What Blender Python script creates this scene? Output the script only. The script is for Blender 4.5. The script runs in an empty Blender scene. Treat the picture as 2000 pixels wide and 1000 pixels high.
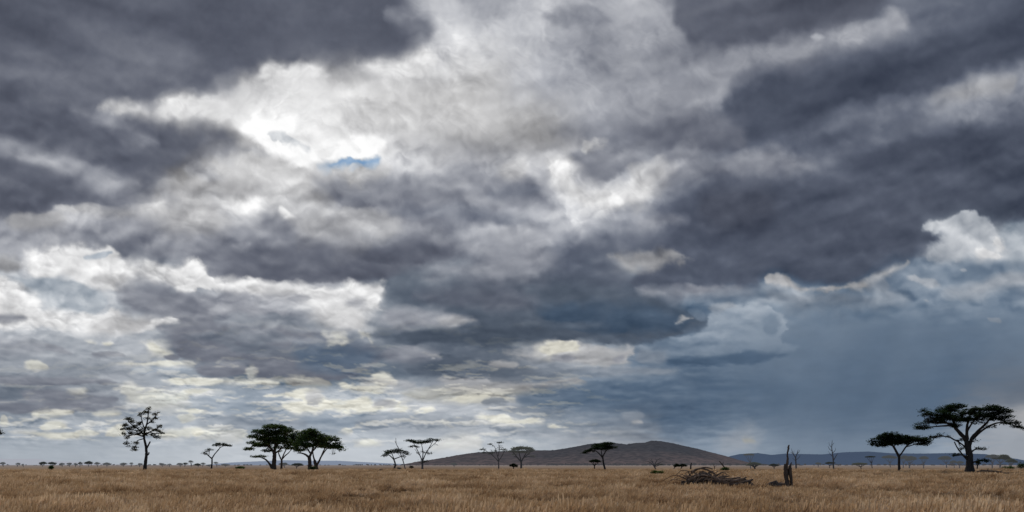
import bpy, math, random
from mathutils import Vector, noise
import numpy as np
HZ = 908.0; FOC = 1732.0      # horizon row and focal length used to turn bearings into directions

_rs = np.random.RandomState(7)
_perm = _rs.permutation(4096)
_ga = _rs.rand(4096) * 2 * np.pi
_gx, _gy = np.cos(_ga), np.sin(_ga)
def _perlin(x, y):
    xi = np.floor(x).astype(np.int64); yi = np.floor(y).astype(np.int64)
    xf = x - xi; yf = y - yi
    u = xf * xf * xf * (xf * (xf * 6 - 15) + 10); v = yf * yf * yf * (yf * (yf * 6 - 15) + 10)
    def g(ix, iy, fx, fy):
        h = _perm[(_perm[ix & 4095] + iy) & 4095]
        return _gx[h] * fx + _gy[h] * fy
    a = g(xi, yi, xf, yf); b = g(xi + 1, yi, xf - 1, yf)
    c = g(xi, yi + 1, xf, yf - 1); d = g(xi + 1, yi + 1, xf - 1, yf - 1)
    return (a + (b - a) * u) * (1 - v) + (c + (d - c) * u) * v
def fbm(x, y, o=4, gain=0.5, billow=False):
    s = 0; a = 1.0; t = 0
    for i in range(o):
        n = _perlin(x + 37.3 * i, y - 51.7 * i)
        s = s + a * ((np.sqrt(n * n + .006) * 2.6 - 0.62) if billow else n * 1.5); t += a
        a *= gain; x = x * 2.03; y = y * 2.03
    return s / t

TINT = {'v': (-5, -1, 11), 's': (-9, 0, 13), 'm': (-7, -1, 13), 'b': (-17, 0, 20), 'B': (-52, -2, 54), 'w': (6, 3, -11), 'n': (-1, -1, 2), 'l': (-17, -3, 13)}

LUM = [
 [84,86,88,87,90,96,97,112,200,165,195,165,175,125,98,88,92,112,110,95],
 [94,104,106,98,96,98,100,112,200,205,180,150,170,150,108,100,128,130,98,82],
 [108,108,104,108,118,150,150,185,212,200,182,152,155,145,150,118,92,78,80,100],
 [92,104,112,135,160,218,215,198,195,195,182,168,150,148,148,108,82,80,95,145],
 [85,95,160,190,200,228,205,195,192,185,175,160,145,132,125,88,78,88,140,140],
 [118,90,92,130,135,238,218,200,190,168,150,145,118,112,95,98,112,108,86,80],
 [105,145,112,118,195,205,175,205,188,170,205,145,160,138,130,122,104,80,78,86],
 [92,95,145,165,168,195,158,140,150,142,165,228,200,118,75,78,78,82,90,84],
 [122,185,150,178,212,190,175,150,128,148,172,200,165,105,70,78,82,78,120,110],
 [165,140,135,165,150,150,172,148,122,160,152,115,108,100,80,84,80,100,185,178],
 [195,228,185,165,120,98,95,98,128,142,128,95,135,105,84,80,82,120,148,168],
 [188,198,190,165,190,195,190,140,105,92,84,80,92,125,132,145,122,128,134,145],
 [212,202,182,135,130,162,198,150,148,105,80,80,80,108,152,120,117,114,118,125],
 [162,168,175,145,118,110,120,118,92,85,148,165,140,132,118,110,111,108,108,112],
 [148,148,160,170,108,105,98,115,108,112,118,150,128,106,105,107,103,104,105,106],
 [122,140,168,192,165,170,192,188,185,165,122,105,101,99,100,100,98,98,100,108],
 [162,172,168,172,150,150,158,165,165,176,150,142,120,104,114,108,103,105,110,148],
 [170,170,172,176,182,184,185,185,188,186,176,158,150,140,145,124,120,126,148,152]]
TG = ['vvvvvvvvvvvvvvvvvmmm', 'vvvvvnnnnnvvvvvvmmmm', 'vvvnnnnnnnnvvvmmmmmm', 'vvvnnnnvvvvvmmmmmmms',
      'vvvvvvvvvmmmmmmmmmss', 'ssssvvvssssssbbbbbbb', 'ssssssssssssbbbbbbbb', 'ssslllllsssbbbbbbbbs', 'lllllllllllssbbbbbbs']

# each cloud bank: outline, brightness (top, bottom), hue, edge softness (top, bottom), opacity, raggedness
def P(s): return [tuple(float(q) for q in t.split(',')) for t in s.split()]
SH = [
 # ---- bright openings round the hidden sun
 (P('330,190 420,175 470,130 530,110 620,122 640,170 620,240 560,300 480,250 400,235 330,235'), (208, 222), 'n', (12, 16), .85, 14),
 (P('190,207 235,190 300,208 340,198 420,195 425,232 330,232 280,232 215,225'), (212, 205), 'n', (7, 12), .9, 8),
 (P('455,240 500,225 560,228 580,262 610,285 690,278 745,270 745,300 700,312 600,325 540,300 500,285'), (254, 254), 'n', (12, 10), .95, 8),
 (P('590,280 640,292 700,272 745,268 747,300 700,308 640,310 600,325 560,315'), (252, 246), 'n', (8, 6), .9, 6),
 (P('690,128 720,112 800,103 835,92 862,120 835,152 780,155 730,142'), (232, 222), 'n', (5, 12), .85, 7),
 (P('512,118 555,112 612,122 620,170 590,200 540,180 512,150'), (236, 222), 'n', (5, 12), .8, 7),
 (P('615,327 640,313 682,309 702,314 742,303 739,325 722,331 700,325 678,322 640,334'), (158, 172), 'B', (4, 5), .95, 7),
 (P('525,262 560,262 590,278 612,293 600,297 560,280 530,270'), (188, 188), 'b', (4, 4), .55, 8),
 (P('560,330 620,318 700,322 760,320 760,345 700,350 600,345'), (205, 195), 'n', (6, 14), .7, 7),
 # ---- dark mass upper left
 (P('-900,-900 700,-900 795,-40 790,15 800,30 775,45 785,52 825,42 842,56 841,75 812,80 815,95 790,104 720,115 640,126 600,122 545,112 512,120 500,140 430,152 400,178 350,182 310,205 215,190 150,212 60,215 -900,200'), (88, 106), 'v', (20, 7), .96, 7),
 (P('60,60 180,50 300,95 400,140 330,160 160,150 40,120'), (114, 112), 'v', (30, 30), .5, 8),
 (P('755,15 795,20 805,35 780,48 755,40'), (150, 150), 'v', (12, 10), .7, 5),
 (P('-900,120 0,160 60,212 130,222 200,245 260,232 330,240 400,238 440,258 462,282 420,300 340,330 300,352 258,342 200,320 130,300 60,276 0,266 -900,220'), (86, 106), 'v', (14, 12), .93, 8),
 (P('130,215 200,215 250,242 300,262 310,285 250,272 190,245'), (160, 150), 'v', (14, 16), .8, 5),
 (P('400,290 455,288 520,292 540,300 470,312 400,312'), (160, 170), 'v', (14, 12), .6, 8),
 (P('-300,230 0,270 60,285 130,307 200,322 235,348 235,376 185,368 120,335 60,318 0,300 -300,260'), (164, 145), 'v', (6, 14), .9, 4),
 (P('-900,250 0,306 80,330 140,352 180,374 232,384 272,352 305,350 290,375 262,396 215,410 190,400 100,400 92,413 0,420 -900,440'), (92, 104), 'v', (16, 5), .92, 6),
 (P('98,403 190,399 218,412 290,398 330,392 330,420 230,425 150,418 110,422'), (218, 190), 'n', (3, 14), .85, 5),
 (P('10,424 70,412 120,420 130,445 70,458 10,455'), (180, 150), 'n', (6, 12), .75, 7),
 (P('-900,440 0,452 60,460 120,450 110,480 60,490 -900,492'), (130, 140), 'v', (10, 8), .6, 6),
 (P('365,320 420,320 440,345 420,352 370,345'), (160, 165), 'v', (10, 12), .5, 7),
 (P('300,375 345,380 352,408 320,400'), (160, 165), 'v', (10, 12), .5, 7),
 (P('430,385 500,380 515,398 490,412 440,400'), (244, 225), 'n', (8, 10), .8, 9),
 (P('340,398 420,395 440,430 380,440 330,425'), (196, 180), 'n', (10, 16), .6, 9),
 (P('395,348 440,345 500,365 512,388 450,378 400,372'), (172, 160), 'n', (10, 10), .6, 8),
 (P('545,402 570,410 575,430 545,428'), (248, 240), 'n', (4, 8), .8, 7),
 (P('500,415 540,418 580,440 560,455 510,445'), (140, 132), 'v', (10, 10), .7, 7),
 # ---- long dark bank with a flat base, left of centre
 (P('165,442 250,440 330,468 400,460 450,445 520,440 600,452 690,490 780,468 850,464 895,486 885,503 800,516 765,545 700,548 600,556 520,551 480,541 402,531 385,511 245,508 232,490 185,470'), (138, 96), 'v', (26, 4), .95, 6),
 (P('520,495 620,490 700,505 760,540 650,552 540,548 500,520'), (96, 92), 'v', (22, 5), .85, 6),
 (P('690,492 780,472 850,466 893,487 880,500 820,512 730,515'), (108, 92), 'v', (16, 5), .9, 5),
 (P('450,478 490,474 478,490 460,488'), (165, 160), 'v', (6, 6), .6, 5),
 (P('560,430 680,405 760,410 790,440 760,465 680,480 600,470'), (188, 172), 'n', (14, 20), .6, 7),
 (P('330,415 420,400 450,440 400,465 320,455'), (185, 170), 'n', (16, 18), .6, 6),
 # ---- bright cumulus left
 (P('50,502 92,476 150,480 232,487 242,508 330,514 402,516 412,560 350,572 330,560 270,556 232,562 180,560 130,546 62,546'), (236, 226), 'n', (5, 5), .93, 9),
 (P('-900,495 0,497 46,508 48,527 0,530 -900,520'), (150, 142), 'n', (6, 5), .85, 5),
 (P('155,500 185,493 225,492 200,503 165,508'), (188, 196), 'b', (3, 4), .9, 4),
 (P('180,533 250,532 260,552 215,556 180,548'), (190, 172), 'n', (8, 4), .7, 6),
 (P('20,536 60,541 130,546 205,573 215,597 170,618 142,602 110,606 82,604 80,582 40,560'), (178, 186), 'l', (5, 4), .95, 5),
 (P('395,548 480,543 560,554 640,557 700,552 756,550 756,598 735,604 700,642 640,625 600,592 500,575 420,570'), (240, 218), 'n', (4, 12), .9, 9),
 (P('640,590 700,598 705,640 660,648 615,632 600,612'), (222, 185), 'n', (6, 10), .75, 9),
 (P('520,568 600,572 610,590 560,600 520,592'), (165, 170), 'v', (6, 10), .7, 7),
 (P('677,582 710,578 720,596 700,606 680,600'), (178, 165), 'v', (5, 7), .7, 6),
 (P('345,518 390,520 412,548 395,568 362,570 345,545'), (240, 220), 'n', (5, 5), .7, 9),
 (P('-900,500 0,530 32,550 52,570 70,576 85,588 80,602 110,598 145,610 200,616 214,600 232,605 242,625 300,618 350,628 345,634 292,640 252,650 172,652 130,645 60,636 -900,640'), (236, 220), 'n', (3, 6), .95, 8),
 (P('-900,605 0,610 40,612 58,625 0,632 -900,635'), (146, 134), 'v', (5, 4), .9, 4),
 (P('172,640 215,618 265,614 300,625 260,645 190,650'), (192, 172), 'n', (8, 5), .75, 6),
 (P('0,560 30,570 40,590 15,600 0,598'), (195, 185), 'n', (8, 8), .6, 7),
 # ---- grey bank mid left
 (P('218,562 270,552 330,548 350,573 400,570 470,576 520,596 560,640 620,648 680,668 740,670 742,700 715,730 650,748 560,742 545,740 505,738 490,712 430,710 375,706 350,690 312,662 330,645 350,632 300,618 240,606'), (138, 108), 'v', (9, 4), .93, 7),
 (P('385,588 470,582 550,600 600,620 590,640 520,640 450,620 400,608'), (176, 150), 'v', (9, 12), .8, 12),
 (P('410,622 520,612 640,630 660,640 560,645 430,636'), (150, 128), 's', (6, 12), .7, 9),
 (P('350,655 450,640 540,650 600,668 520,670 400,668'), (142, 122), 's', (5, 12), .65, 9),
 (P('430,672 520,668 600,690 560,700 460,692'), (128, 112), 's', (5, 12), .6, 9),
 (P('470,560 560,560 640,570 640,578 540,576'), (190, 170), 'n', (6, 10), .6, 8),
 (P('235,580 330,570 420,600 400,618 300,608'), (122, 114), 'v', (14, 6), .7, 6),
 (P('300,632 370,632 400,650 350,658 310,652'), (128, 115), 'v', (8, 4), .8, 6),
 (P('560,672 640,672 740,678 720,720 660,735 590,725'), (106, 98), 'b', (18, 10), .7, 6),
 (P('632,646 662,650 678,660 668,672 645,668 630,656'), (226, 200), 'w', (6, 8), .75, 11),
 (P('690,645 718,648 730,660 733,674 720,668'), (222, 200), 'w', (5, 6), .7, 8),
 (P('294,624 340,618 352,632 300,634'), (236, 220), 'n', (3, 5), .85, 5),
 (P('378,712 430,708 470,709 486,722 472,735 392,738'), (134, 116), 'v', (4, 3), .95, 3),
 (P('268,668 300,664 325,678 344,692 330,698 290,692'), (232, 215), 'w', (6, 8), .85, 5),
 (P('318,696 340,690 356,697 350,704 330,704'), (126, 116), 'v', (3, 2), .9, 3),
 (P('172,690 200,685 232,685 248,692 225,698 195,698'), (138, 126), 'v', (4, 4), .8, 6),
 (P('85,672 110,672 145,690 120,693 90,684'), (150, 140), 'v', (4, 4), .8, 4),
 (P('158,664 180,662 190,673 170,674'), (222, 210), 'w', (3, 4), .8, 4),
 (P('196,667 220,664 228,672 205,675'), (228, 215), 'w', (3, 4), .8, 4),
 (P('256,718 300,713 378,716 376,726 300,728 262,724'), (168, 172), 'b', (3, 3), .85, 3),
 (P('205,710 300,706 385,706 380,716 260,714'), (226, 214), 'w', (3, 4), .8, 4),
 (P('305,740 360,734 440,742 545,744 548,752 440,752 320,748'), (234, 218), 'w', (2, 4), .85, 4),
 (P('484,712 500,720 506,738 478,738'), (215, 210), 'w', (6, 4), .6, 6),
 (P('350,762 400,756 470,767 440,772 370,772'), (228, 214), 'w', (2, 4), .85, 4),
 (P('395,756 550,757 560,768 600,790 700,802 800,812 800,848 590,838 395,832'), (165, 140), 'b', (9, 12), .7, 4),
 (P('-900,735 0,734 110,736 225,742 232,751 110,752 -900,748'), (138, 118), 'v', (5, 2), .85, 4),
 (P('30,765 120,758 200,768 240,780 200,795 60,795'), (134, 122), 'v', (6, 4), .85, 5),
 (P('-900,775 0,780 120,788 240,794 238,800 60,808 -900,812'), (126, 118), 'v', (6, 3), .85, 4),
 (P('120,757 165,757 172,770 140,770'), (208, 192), 'w', (4, 5), .75, 4),
 (P('40,705 85,704 98,722 60,724'), (205, 180), 'w', (4, 5), .75, 4),
 (P('-900,650 0,655 90,665 90,690 0,700 -900,700'), (160, 168), 'v', (10, 10), .6, 4),
 (P('232,765 262,738 275,765 330,768 385,760 378,790 330,805 270,800'), (222, 198), 'w', (6, 8), .65, 8),
 (P('62,804 110,799 148,805 140,812 66,814'), (216, 200), 'w', (3, 3), .85, 3),
 (P('178,806 232,802 236,813 190,814'), (205, 192), 'w', (3, 4), .8, 3),
 (P('0,815 14,812 18,830 0,830'), (205, 190), 'w', (3, 4), .7, 4),
 (P('75,840 95,822 118,822 132,838 110,842'), (216, 200), 'w', (3, 4), .8, 4),
 (P('8,842 60,840 90,846 150,844 158,857 100,858 70,850'), (218, 196), 'w', (3, 4), .85, 4),
 (P('145,842 165,832 185,838 200,847 180,852 150,850'), (214, 200), 'w', (3, 4), .8, 4),
 (P('205,848 235,826 245,832 245,852 215,854'), (214, 195), 'w', (3, 4), .8, 4),
 (P('340,800 395,797 398,806 350,805'), (222, 208), 'w', (2, 3), .85, 3),
 (P('345,808 380,812 365,828 350,830'), (206, 190), 'w', (3, 4), .7, 4),
 (P('310,846 350,836 372,832 400,842 395,852 340,858 312,858'), (210, 190), 'w', (4, 4), .75, 4),
 (P('370,835 420,838 480,842 490,856 440,865 380,860'), (196, 190), 'w', (5, 6), .6, 5),
 # ---- lower middle cumulus row
 (P('648,746 672,742 692,756 730,750 730,726 752,724 775,736 778,756 742,768 690,766'), (228, 205), 'w', (3, 5), .85, 6),
 (P('560,740 600,735 640,742 650,752 600,756 560,752'), (176, 160), 'w', (4, 5), .7, 6),
 (P('510,776 560,768 592,758 622,766 642,782 668,788 690,774 715,775 732,786 760,776 792,794 850,795 852,802 780,806 700,802 640,804 592,812 562,806 548,794 555,786 600,780'), (230, 212), 'w', (3, 4), .9, 6),
 (P('602,766 620,766 632,780 618,790 602,786'), (160, 156), 'v', (6, 6), .6, 9),
 (P('725,780 750,778 775,792 750,797 728,792'), (158, 150), 'v', (4, 4), .75, 5),
 (P('775,765 860,755 1000,752 1060,760 1000,775 900,780 800,785'), (182, 170), 'w', (6, 8), .65, 5),
 (P('690,740 770,735 830,750 760,768'), (175, 165), 'n', (6, 8), .5, 6),
 (P('850,730 930,736 1010,742 1060,745 1040,765 940,768 870,765'), (180, 150), 'n', (5, 6), .7, 5),
 (P('862,778 900,770 960,768 1012,772 1010,785 940,788 870,786'), (216, 196), 'w', (3, 5), .8, 4),
 (P('938,782 955,776 985,778 1000,786 985,792 950,792'), (132, 122), 's', (4, 3), .85, 5),
 (P('950,797 990,796 1012,800 995,805 960,803'), (146, 132), 's', (3, 2), .85, 2),
 (P('926,815 940,806 958,812 985,810 1000,822 1040,814 1062,820 1058,827 1000,830 950,826'), (224, 204), 'w', (3, 4), .85, 4),
 (P('1066,832 1080,826 1090,833 1112,832 1108,838 1070,838'), (226, 210), 'w', (2, 3), .85, 3),
 (P('855,822 875,818 895,836 888,840'), (206, 195), 'w', (3, 4), .75, 4),
 (P('660,846 668,836 690,838 692,850'), (206, 196), 'w', (3, 4), .7, 4),
 (P('690,868 722,856 760,864 740,872 700,874'), (220, 200), 'w', (3, 4), .8, 4),
 (P('870,850 930,842 950,860 930,880 880,882 840,880'), (206, 196), 'w', (8, 8), .6, 5),
 (P('872,853 890,851 905,857 885,858'), (150, 150), 's', (2, 2), .7, 2),
 (P('700,812 800,808 960,828 1080,842 1250,850 1250,858 1000,852 800,848 690,842'), (142, 150), 's', (8, 6), .6, 4),
 (P('380,808 560,812 600,822 600,834 470,838 380,832'), (138, 136), 's', (8, 3), .6, 3),
 # ---- centre: mid-grey ragged clouds
 (P('592,345 660,336 700,362 740,352 780,344 808,332 838,348 880,330 922,336 926,356 900,374 960,362 1020,350 1062,370 1040,392 960,402 900,396 850,408 800,400 740,402 690,402 662,406 640,386'), (160, 126), 'v', (12, 7), .85, 9),
 (P('660,380 740,382 760,400 700,404 665,404'), (124, 118), 'v', (8, 4), .7, 5),
 (P('870,332 922,334 925,356 880,375 860,360'), (134, 128), 'v', (10, 8), .6, 7),
 (P('935,375 1000,362 1058,366 1040,385 960,395'), (124, 128), 's', (8, 10), .7, 6),
 (P('745,412 860,402 980,410 1075,434 1060,446 960,438 880,428 790,430'), (135, 128), 's', (10, 6), .75, 6),
 (P('900,450 960,435 1040,442 1070,470 1060,510 980,525 920,505 890,480'), (172, 150), 'v', (8, 18), .7, 6),
 (P('900,520 960,515 1060,480 1090,510 1060,560 960,570 880,550'), (142, 124), 'v', (12, 16), .6, 6),
 (P('820,545 880,515 900,520 880,545 840,560'), (150, 138), 'v', (10, 8), .5, 7),
 (P('1000,315 1030,305 1030,345 1000,350 975,340'), (222, 190), 'n', (8, 12), .7, 6),
 (P('1060,312 1085,304 1122,320 1130,348 1152,366 1200,360 1255,334 1300,318 1310,345 1280,372 1262,398 1205,410 1150,404 1100,382 1070,345'), (228, 214), 'n', (9, 14), .9, 8),
 (P('1065,320 1105,310 1125,340 1120,372 1090,362 1070,340'), (246, 238), 'n', (5, 8), .8, 7),
 (P('1140,380 1200,372 1225,398 1190,405 1145,400'), (248, 238), 'n', (6, 8), .8, 7),
 (P('1112,300 1130,290 1180,286 1245,276 1262,310 1210,340 1160,364 1128,325'), (132, 118), 'v', (9, 6), .9, 7),
 (P('1140,288 1150,272 1166,264 1180,272 1172,290 1160,300 1146,298'), (215, 175), 'n', (7, 10), .85, 13),
 (P('1060,30 1140,10 1185,30 1192,48 1140,54 1070,48'), (142, 146), 'v', (9, 6), .75, 6),
 (P('905,-60 1010,-60 1020,0 990,22 960,32 930,15 890,5'), (150, 165), 'v', (10, 9), .8, 7),
 (P('1240,30 1330,28 1340,60 1300,88 1260,60'), (150, 158), 'v', (12, 12), .4, 7),
 (P('1245,125 1270,100 1320,88 1340,95 1300,118 1265,130'), (134, 140), 'v', (10, 12), .75, 5),
 (P('1180,145 1260,132 1300,140 1240,152'), (142, 146), 'v', (8, 8), .6, 5),
 (P('900,150 930,150 945,165 935,180 905,168'), (165, 170), 'n', (10, 10), .7, 7),
 # ---- dark bank above centre right, and its light shelves
 (P('1300,-900 1300,0 1325,40 1345,80 1350,110 1335,128 1370,128 1385,112 1450,90 1540,70 1620,50 1700,40 1735,0 1760,-40 1800,-900'), (90, 98), 'v', (12, 7), .88, 8),
 (P('1360,108 1450,97 1550,76 1632,64 1715,36 1738,8 1772,38 1768,70 1650,104 1560,116 1475,134 1445,172 1390,182 1320,188 1312,152 1350,128'), (172, 150), 'v', (6, 22), .85, 6),
 (P('1575,70 1600,66 1610,74 1590,78'), (200, 190), 'v', (4, 6), .7, 4),
 (P('1430,160 1500,140 1640,106 1700,92 1800,68 1950,20 2300,-60 2900,-100 2900,60 2200,90 1960,130 1850,160 1750,186 1650,214 1562,252 1500,272 1442,280 1402,240 1412,190'), (82, 76), 's', (24, 10), .9, 6),
 (P('1230,260 1330,225 1420,212 1460,250 1470,290 1380,290 1250,296'), (120, 100), 'v', (16, 8), .8, 7),
 (P('1690,238 1742,198 1805,196 1852,172 1905,150 1962,138 2100,120 2900,40 2900,150 2100,180 1980,200 1880,214 1800,234'), (172, 150), 's', (9, 20), .85, 5),
 (P('1810,190 1880,160 1990,140 1985,180 1880,196'), (178, 170), 'n', (12, 14), .6, 5),
 (P('1550,260 1620,225 1690,210 1760,215 1700,240 1640,262 1600,280'), (120, 112), 's', (12, 14), .7, 6),
 (P('1285,340 1308,290 1346,274 1366,286 1372,310 1402,322 1440,296 1500,284 1562,300 1590,320 1560,346 1480,356 1400,350 1330,362 1290,372'), (148, 120), 'v', (7, 20), .88, 7),
 (P('1225,320 1262,318 1300,312 1312,330 1290,372 1250,385'), (205, 175), 'n', (8, 16), .6, 7),
 (P('1290,420 1310,385 1400,366 1500,372 1600,352 1700,300 1800,268 2300,190 2900,200 2900,440 2000,440 1950,430 1880,419 1850,421 1800,440 1842,455 1840,480 1792,500 1762,500 1720,520 1662,556 1600,556 1560,542 1540,533 1490,536 1470,562 1350,572 1230,565 1260,500 1285,450'), (78, 85), 's', (30, 5), .93, 6),
 (P('1370,375 1460,365 1520,385 1510,430 1440,450 1360,430'), (70, 68), 'v', (20, 20), .7, 4),
 (P('1620,330 1760,350 1960,330 1960,360 1800,380 1640,385'), (92, 90), 's', (20, 20), .45, 4),
 (P('1240,432 1300,418 1345,425 1320,445 1250,450'), (140, 128), 'v', (10, 10), .6, 5),
 (P('1100,462 1200,458 1320,462 1380,480 1380,500 1250,490 1130,495'), (110, 100), 's', (9, 10), .7, 5),
 (P('1180,500 1205,494 1240,489 1310,489 1346,504 1302,516 1262,527 1222,528 1205,512'), (168, 140), 'n', (7, 14), .8, 9),
 (P('1090,500 1180,495 1240,540 1300,560 1200,575 1080,560 1060,530'), (98, 88), 's', (12, 12), .6, 5),
 # ---- centre dark rain-bearing bank
 (P('757,566 800,554 860,562 940,560 1000,552 1080,552 1150,560 1250,562 1300,578 1330,600 1385,620 1380,642 1320,652 1282,672 1200,678 1130,672 1052,664 960,682 900,680 860,674 762,670 732,654 760,640 860,636 930,624 800,600 765,590'), (100, 79), 's', (18, 5), .95, 6),
 (P('960,440 1040,430 1075,460 1080,520 1040,556 980,560 930,540 940,490'), (158, 128), 'v', (10, 18), .6, 9),
 (P('1040,600 1160,590 1300,600 1370,625 1330,645 1200,655 1080,640'), (84, 74), 'b', (16, 8), .7, 6),
 (P('790,575 900,555 1000,560 1060,590 1000,610 880,600'), (110, 98), 'v', (14, 12), .7, 5),
 (P('1240,560 1330,556 1440,562 1480,575 1420,592 1320,590 1260,580'), (160, 138), 'v', (6, 12), .7, 5),
 (P('1330,580 1440,572 1500,580 1480,600 1400,612 1350,605'), (124, 128), 'b', (10, 10), .6, 5),
 (P('742,628 758,602 820,600 862,610 918,618 938,626 900,638 850,641 780,645'), (158, 140), 'v', (9, 9), .85, 5),
 (P('850,622 900,616 940,626 880,640'), (178, 165), 'n', (8, 6), .6, 4),
 (P('1015,628 1060,620 1100,630 1180,628 1175,640 1080,645 1020,640'), (108, 98), 's', (5, 5), .7, 4),
 (P('750,680 790,676 850,682 865,690 855,706 800,712 740,705'), (150, 128), 'v', (5, 9), .85, 5),
 (P('840,697 849,696 850,702 842,702'), (225, 215), 'n', (2, 3), .6, 2),
 (P('810,676 860,668 940,678 1000,690 1000,705 900,700 850,690'), (116, 106), 's', (6, 5), .7, 4),
 (P('780,718 860,706 940,715 1000,716 1010,732 920,738 820,735'), (96, 92), 's', (6, 4), .8, 4),
 (P('985,696 1020,684 1032,690 1060,668 1085,661 1122,661 1142,676 1182,680 1236,675 1245,690 1230,712 1182,720 1110,708 1042,700'), (190, 162), 'n', (6, 9), .85, 9),
 (P('1054,680 1066,666 1092,661 1124,664 1138,680 1120,692 1090,698 1058,694'), (228, 186), 'w', (4, 9), .85, 9),
 (P('1085,692 1110,688 1130,700 1115,707 1080,704'), (148, 136), 'v', (5, 3), .8, 4),
 (P('1195,700 1215,692 1222,702 1206,710'), (152, 150), 'v', (4, 3), .8, 3),
 (P('950,712 980,704 1010,706 1014,716 980,720'), (178, 150), 'n', (3, 5), .8, 4),
 (P('1020,712 1100,708 1190,718 1330,718 1325,732 1200,738 1060,728'), (140, 150), 's', (6, 8), .7, 4),
 (P('940,738 1010,728 1100,732 1090,745 1000,750'), (98, 96), 's', (5, 4), .8, 4),
 (P('1070,742 1100,738 1130,740 1150,750 1110,756 1060,758 1000,760'), (156, 130), 'n', (4, 6), .8, 4),
 (P('1010,775 1060,760 1180,742 1320,734 1330,745 1270,760 1240,790 1120,800 1020,796'), (110, 106), 'b', (9, 6), .75, 5),
 # ---- blue-grey cumulus before the rain
 (P('1236,678 1290,668 1322,656 1376,641 1384,622 1410,606 1445,588 1490,596 1528,620 1540,645 1525,662 1565,684 1505,706 1430,716 1300,714 1242,712'), (174, 116), 'b', (3, 4), .9, 8),
 (P('1250,676 1330,672 1400,655 1440,625 1480,640 1500,668 1440,680 1330,690 1260,700'), (146, 128), 'b', (10, 10), .6, 9),
 (P('1300,698 1340,692 1400,695 1452,684 1500,688 1550,690 1505,706 1430,716 1310,714'), (100, 86), 'b', (8, 3), .88, 4),
 (P('1240,680 1300,682 1310,708 1250,712'), (142, 128), 's', (9, 5), .6, 5),
 (P('1478,618 1496,612 1512,620 1523,636 1514,652 1500,664 1492,648 1480,635'), (118, 114), 'b', (10, 6), .6, 9),
 (P('1385,600 1420,588 1440,590 1430,605 1395,612'), (172, 152), 's', (3, 8), .7, 4),
 (P('1310,630 1322,622 1332,610 1338,615 1350,616 1358,622 1345,628 1322,632'), (195, 170), 'n', (3, 5), .8, 5),
 (P('1340,605 1360,600 1382,612 1375,630 1355,622'), (142, 130), 'b', (4, 4), .6, 4),
 (P('1560,690 1700,640 1850,600 2000,590 2000,760 1800,780 1600,770'), (112, 104), 'b', (50, 50), .5, 8),
 (P('1340,745 1500,730 1560,760 1540,800 1400,800 1300,780'), (104, 102), 'b', (24, 24), .6, 6),
 # ---- storm edge, anvil and wisps on the right
 (P('1480,570 1500,556 1580,572 1660,575 1720,572 1760,560 1775,585 1700,600 1560,600 1490,590'), (140, 120), 's', (8, 16), .7, 6),
 (P('1494,552 1495,538 1520,533 1545,541 1560,553 1610,560 1652,562 1642,571 1560,568 1530,561'), (188, 160), 'n', (3, 5), .9, 6),
 (P('1638,564 1690,545 1722,530 1760,514 1770,501 1774,515 1750,530 1734,536 1700,562 1672,570'), (180, 160), 'n', (3, 5), .92, 5),
 (P('1690,545 1725,535 1738,560 1745,580 1715,575 1690,560'), (160, 142), 's', (4, 6), .7, 5),
 (P('1772,506 1850,506 1960,508 2300,480 2300,545 1980,535 1900,555 1850,568 1790,575 1745,580 1738,545'), (132, 138), 'b', (6, 14), .8, 4),
 (P('1950,440 2000,430 2900,440 2900,530 1980,530 1960,500'), (168, 160), 'l', (6, 12), .8, 6),
 (P('1795,441 1850,421 1890,419 1932,426 1952,440 1966,476 1971,503 1940,509 1880,505 1846,506 1800,505 1822,482 1850,474 1842,455'), (188, 176), 's', (3, 7), .9, 10),
 (P('1900,440 1940,450 1945,480 1905,475 1880,455'), (172, 172), 's', (6, 6), .7, 6),
 (P('1935,458 1958,460 1964,495 1945,490 1932,475'), (212, 195), 'n', (5, 7), .7, 10),
 (P('1905,478 1940,488 1970,503 1930,508 1900,498'), (214, 200), 'n', (3, 4), .75, 5),
 (P('1764,540 1785,536 1802,545 1825,541 1845,562 1815,564 1795,552'), (170, 156), 's', (2, 4), .85, 4),
 (P('1848,566 1900,556 1950,532 2000,529 2900,535 2900,560 2000,556 1950,566 1910,582 1855,580'), (172, 160), 's', (4, 10), .85, 5),
 (P('1950,572 2000,560 2900,560 2900,590 2000,590 1960,596'), (120, 118), 'b', (7, 7), .75, 5),
 (P('1925,618 1950,622 1958,630 1935,628'), (148, 140), 's', (2, 3), .6, 3),
 (P('1802,584 1812,583 1816,590 1806,589'), (158, 150), 's', (2, 3), .6, 2),
 (P('1870,525 1880,522 1888,530 1876,532'), (186, 176), 's', (2, 2), .7, 3),
 # ---- light breaking through below the rain
 (P('1400,850 1440,838 1470,822 1490,845 1495,866 1440,880 1395,876'), (146, 160), 's', (18, 12), .75, 9),
 (P('1446,857 1475,855 1484,862 1455,864'), (165, 160), 'w', (4, 3), .6, 4),
 (P('1210,805 1250,800 1256,816 1215,818'), (150, 150), 's', (4, 5), .6, 4),
 (P('1232,822 1252,820 1256,826 1236,828'), (172, 166), 'n', (2, 3), .7, 2),
 (P('1290,790 1345,790 1350,860 1290,856'), (90, 112), 'b', (20, 16), .7, 3),
 (P('1975,800 2010,790 2400,780 2400,840 2000,842 1975,830'), (168, 172), 'n', (8, 14), .75, 6),
 (P('-900,868 0,868 500,880 900,880 900,905 -900,905'), (176, 184), 'l', (8, 8), .6, 2),
]

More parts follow.
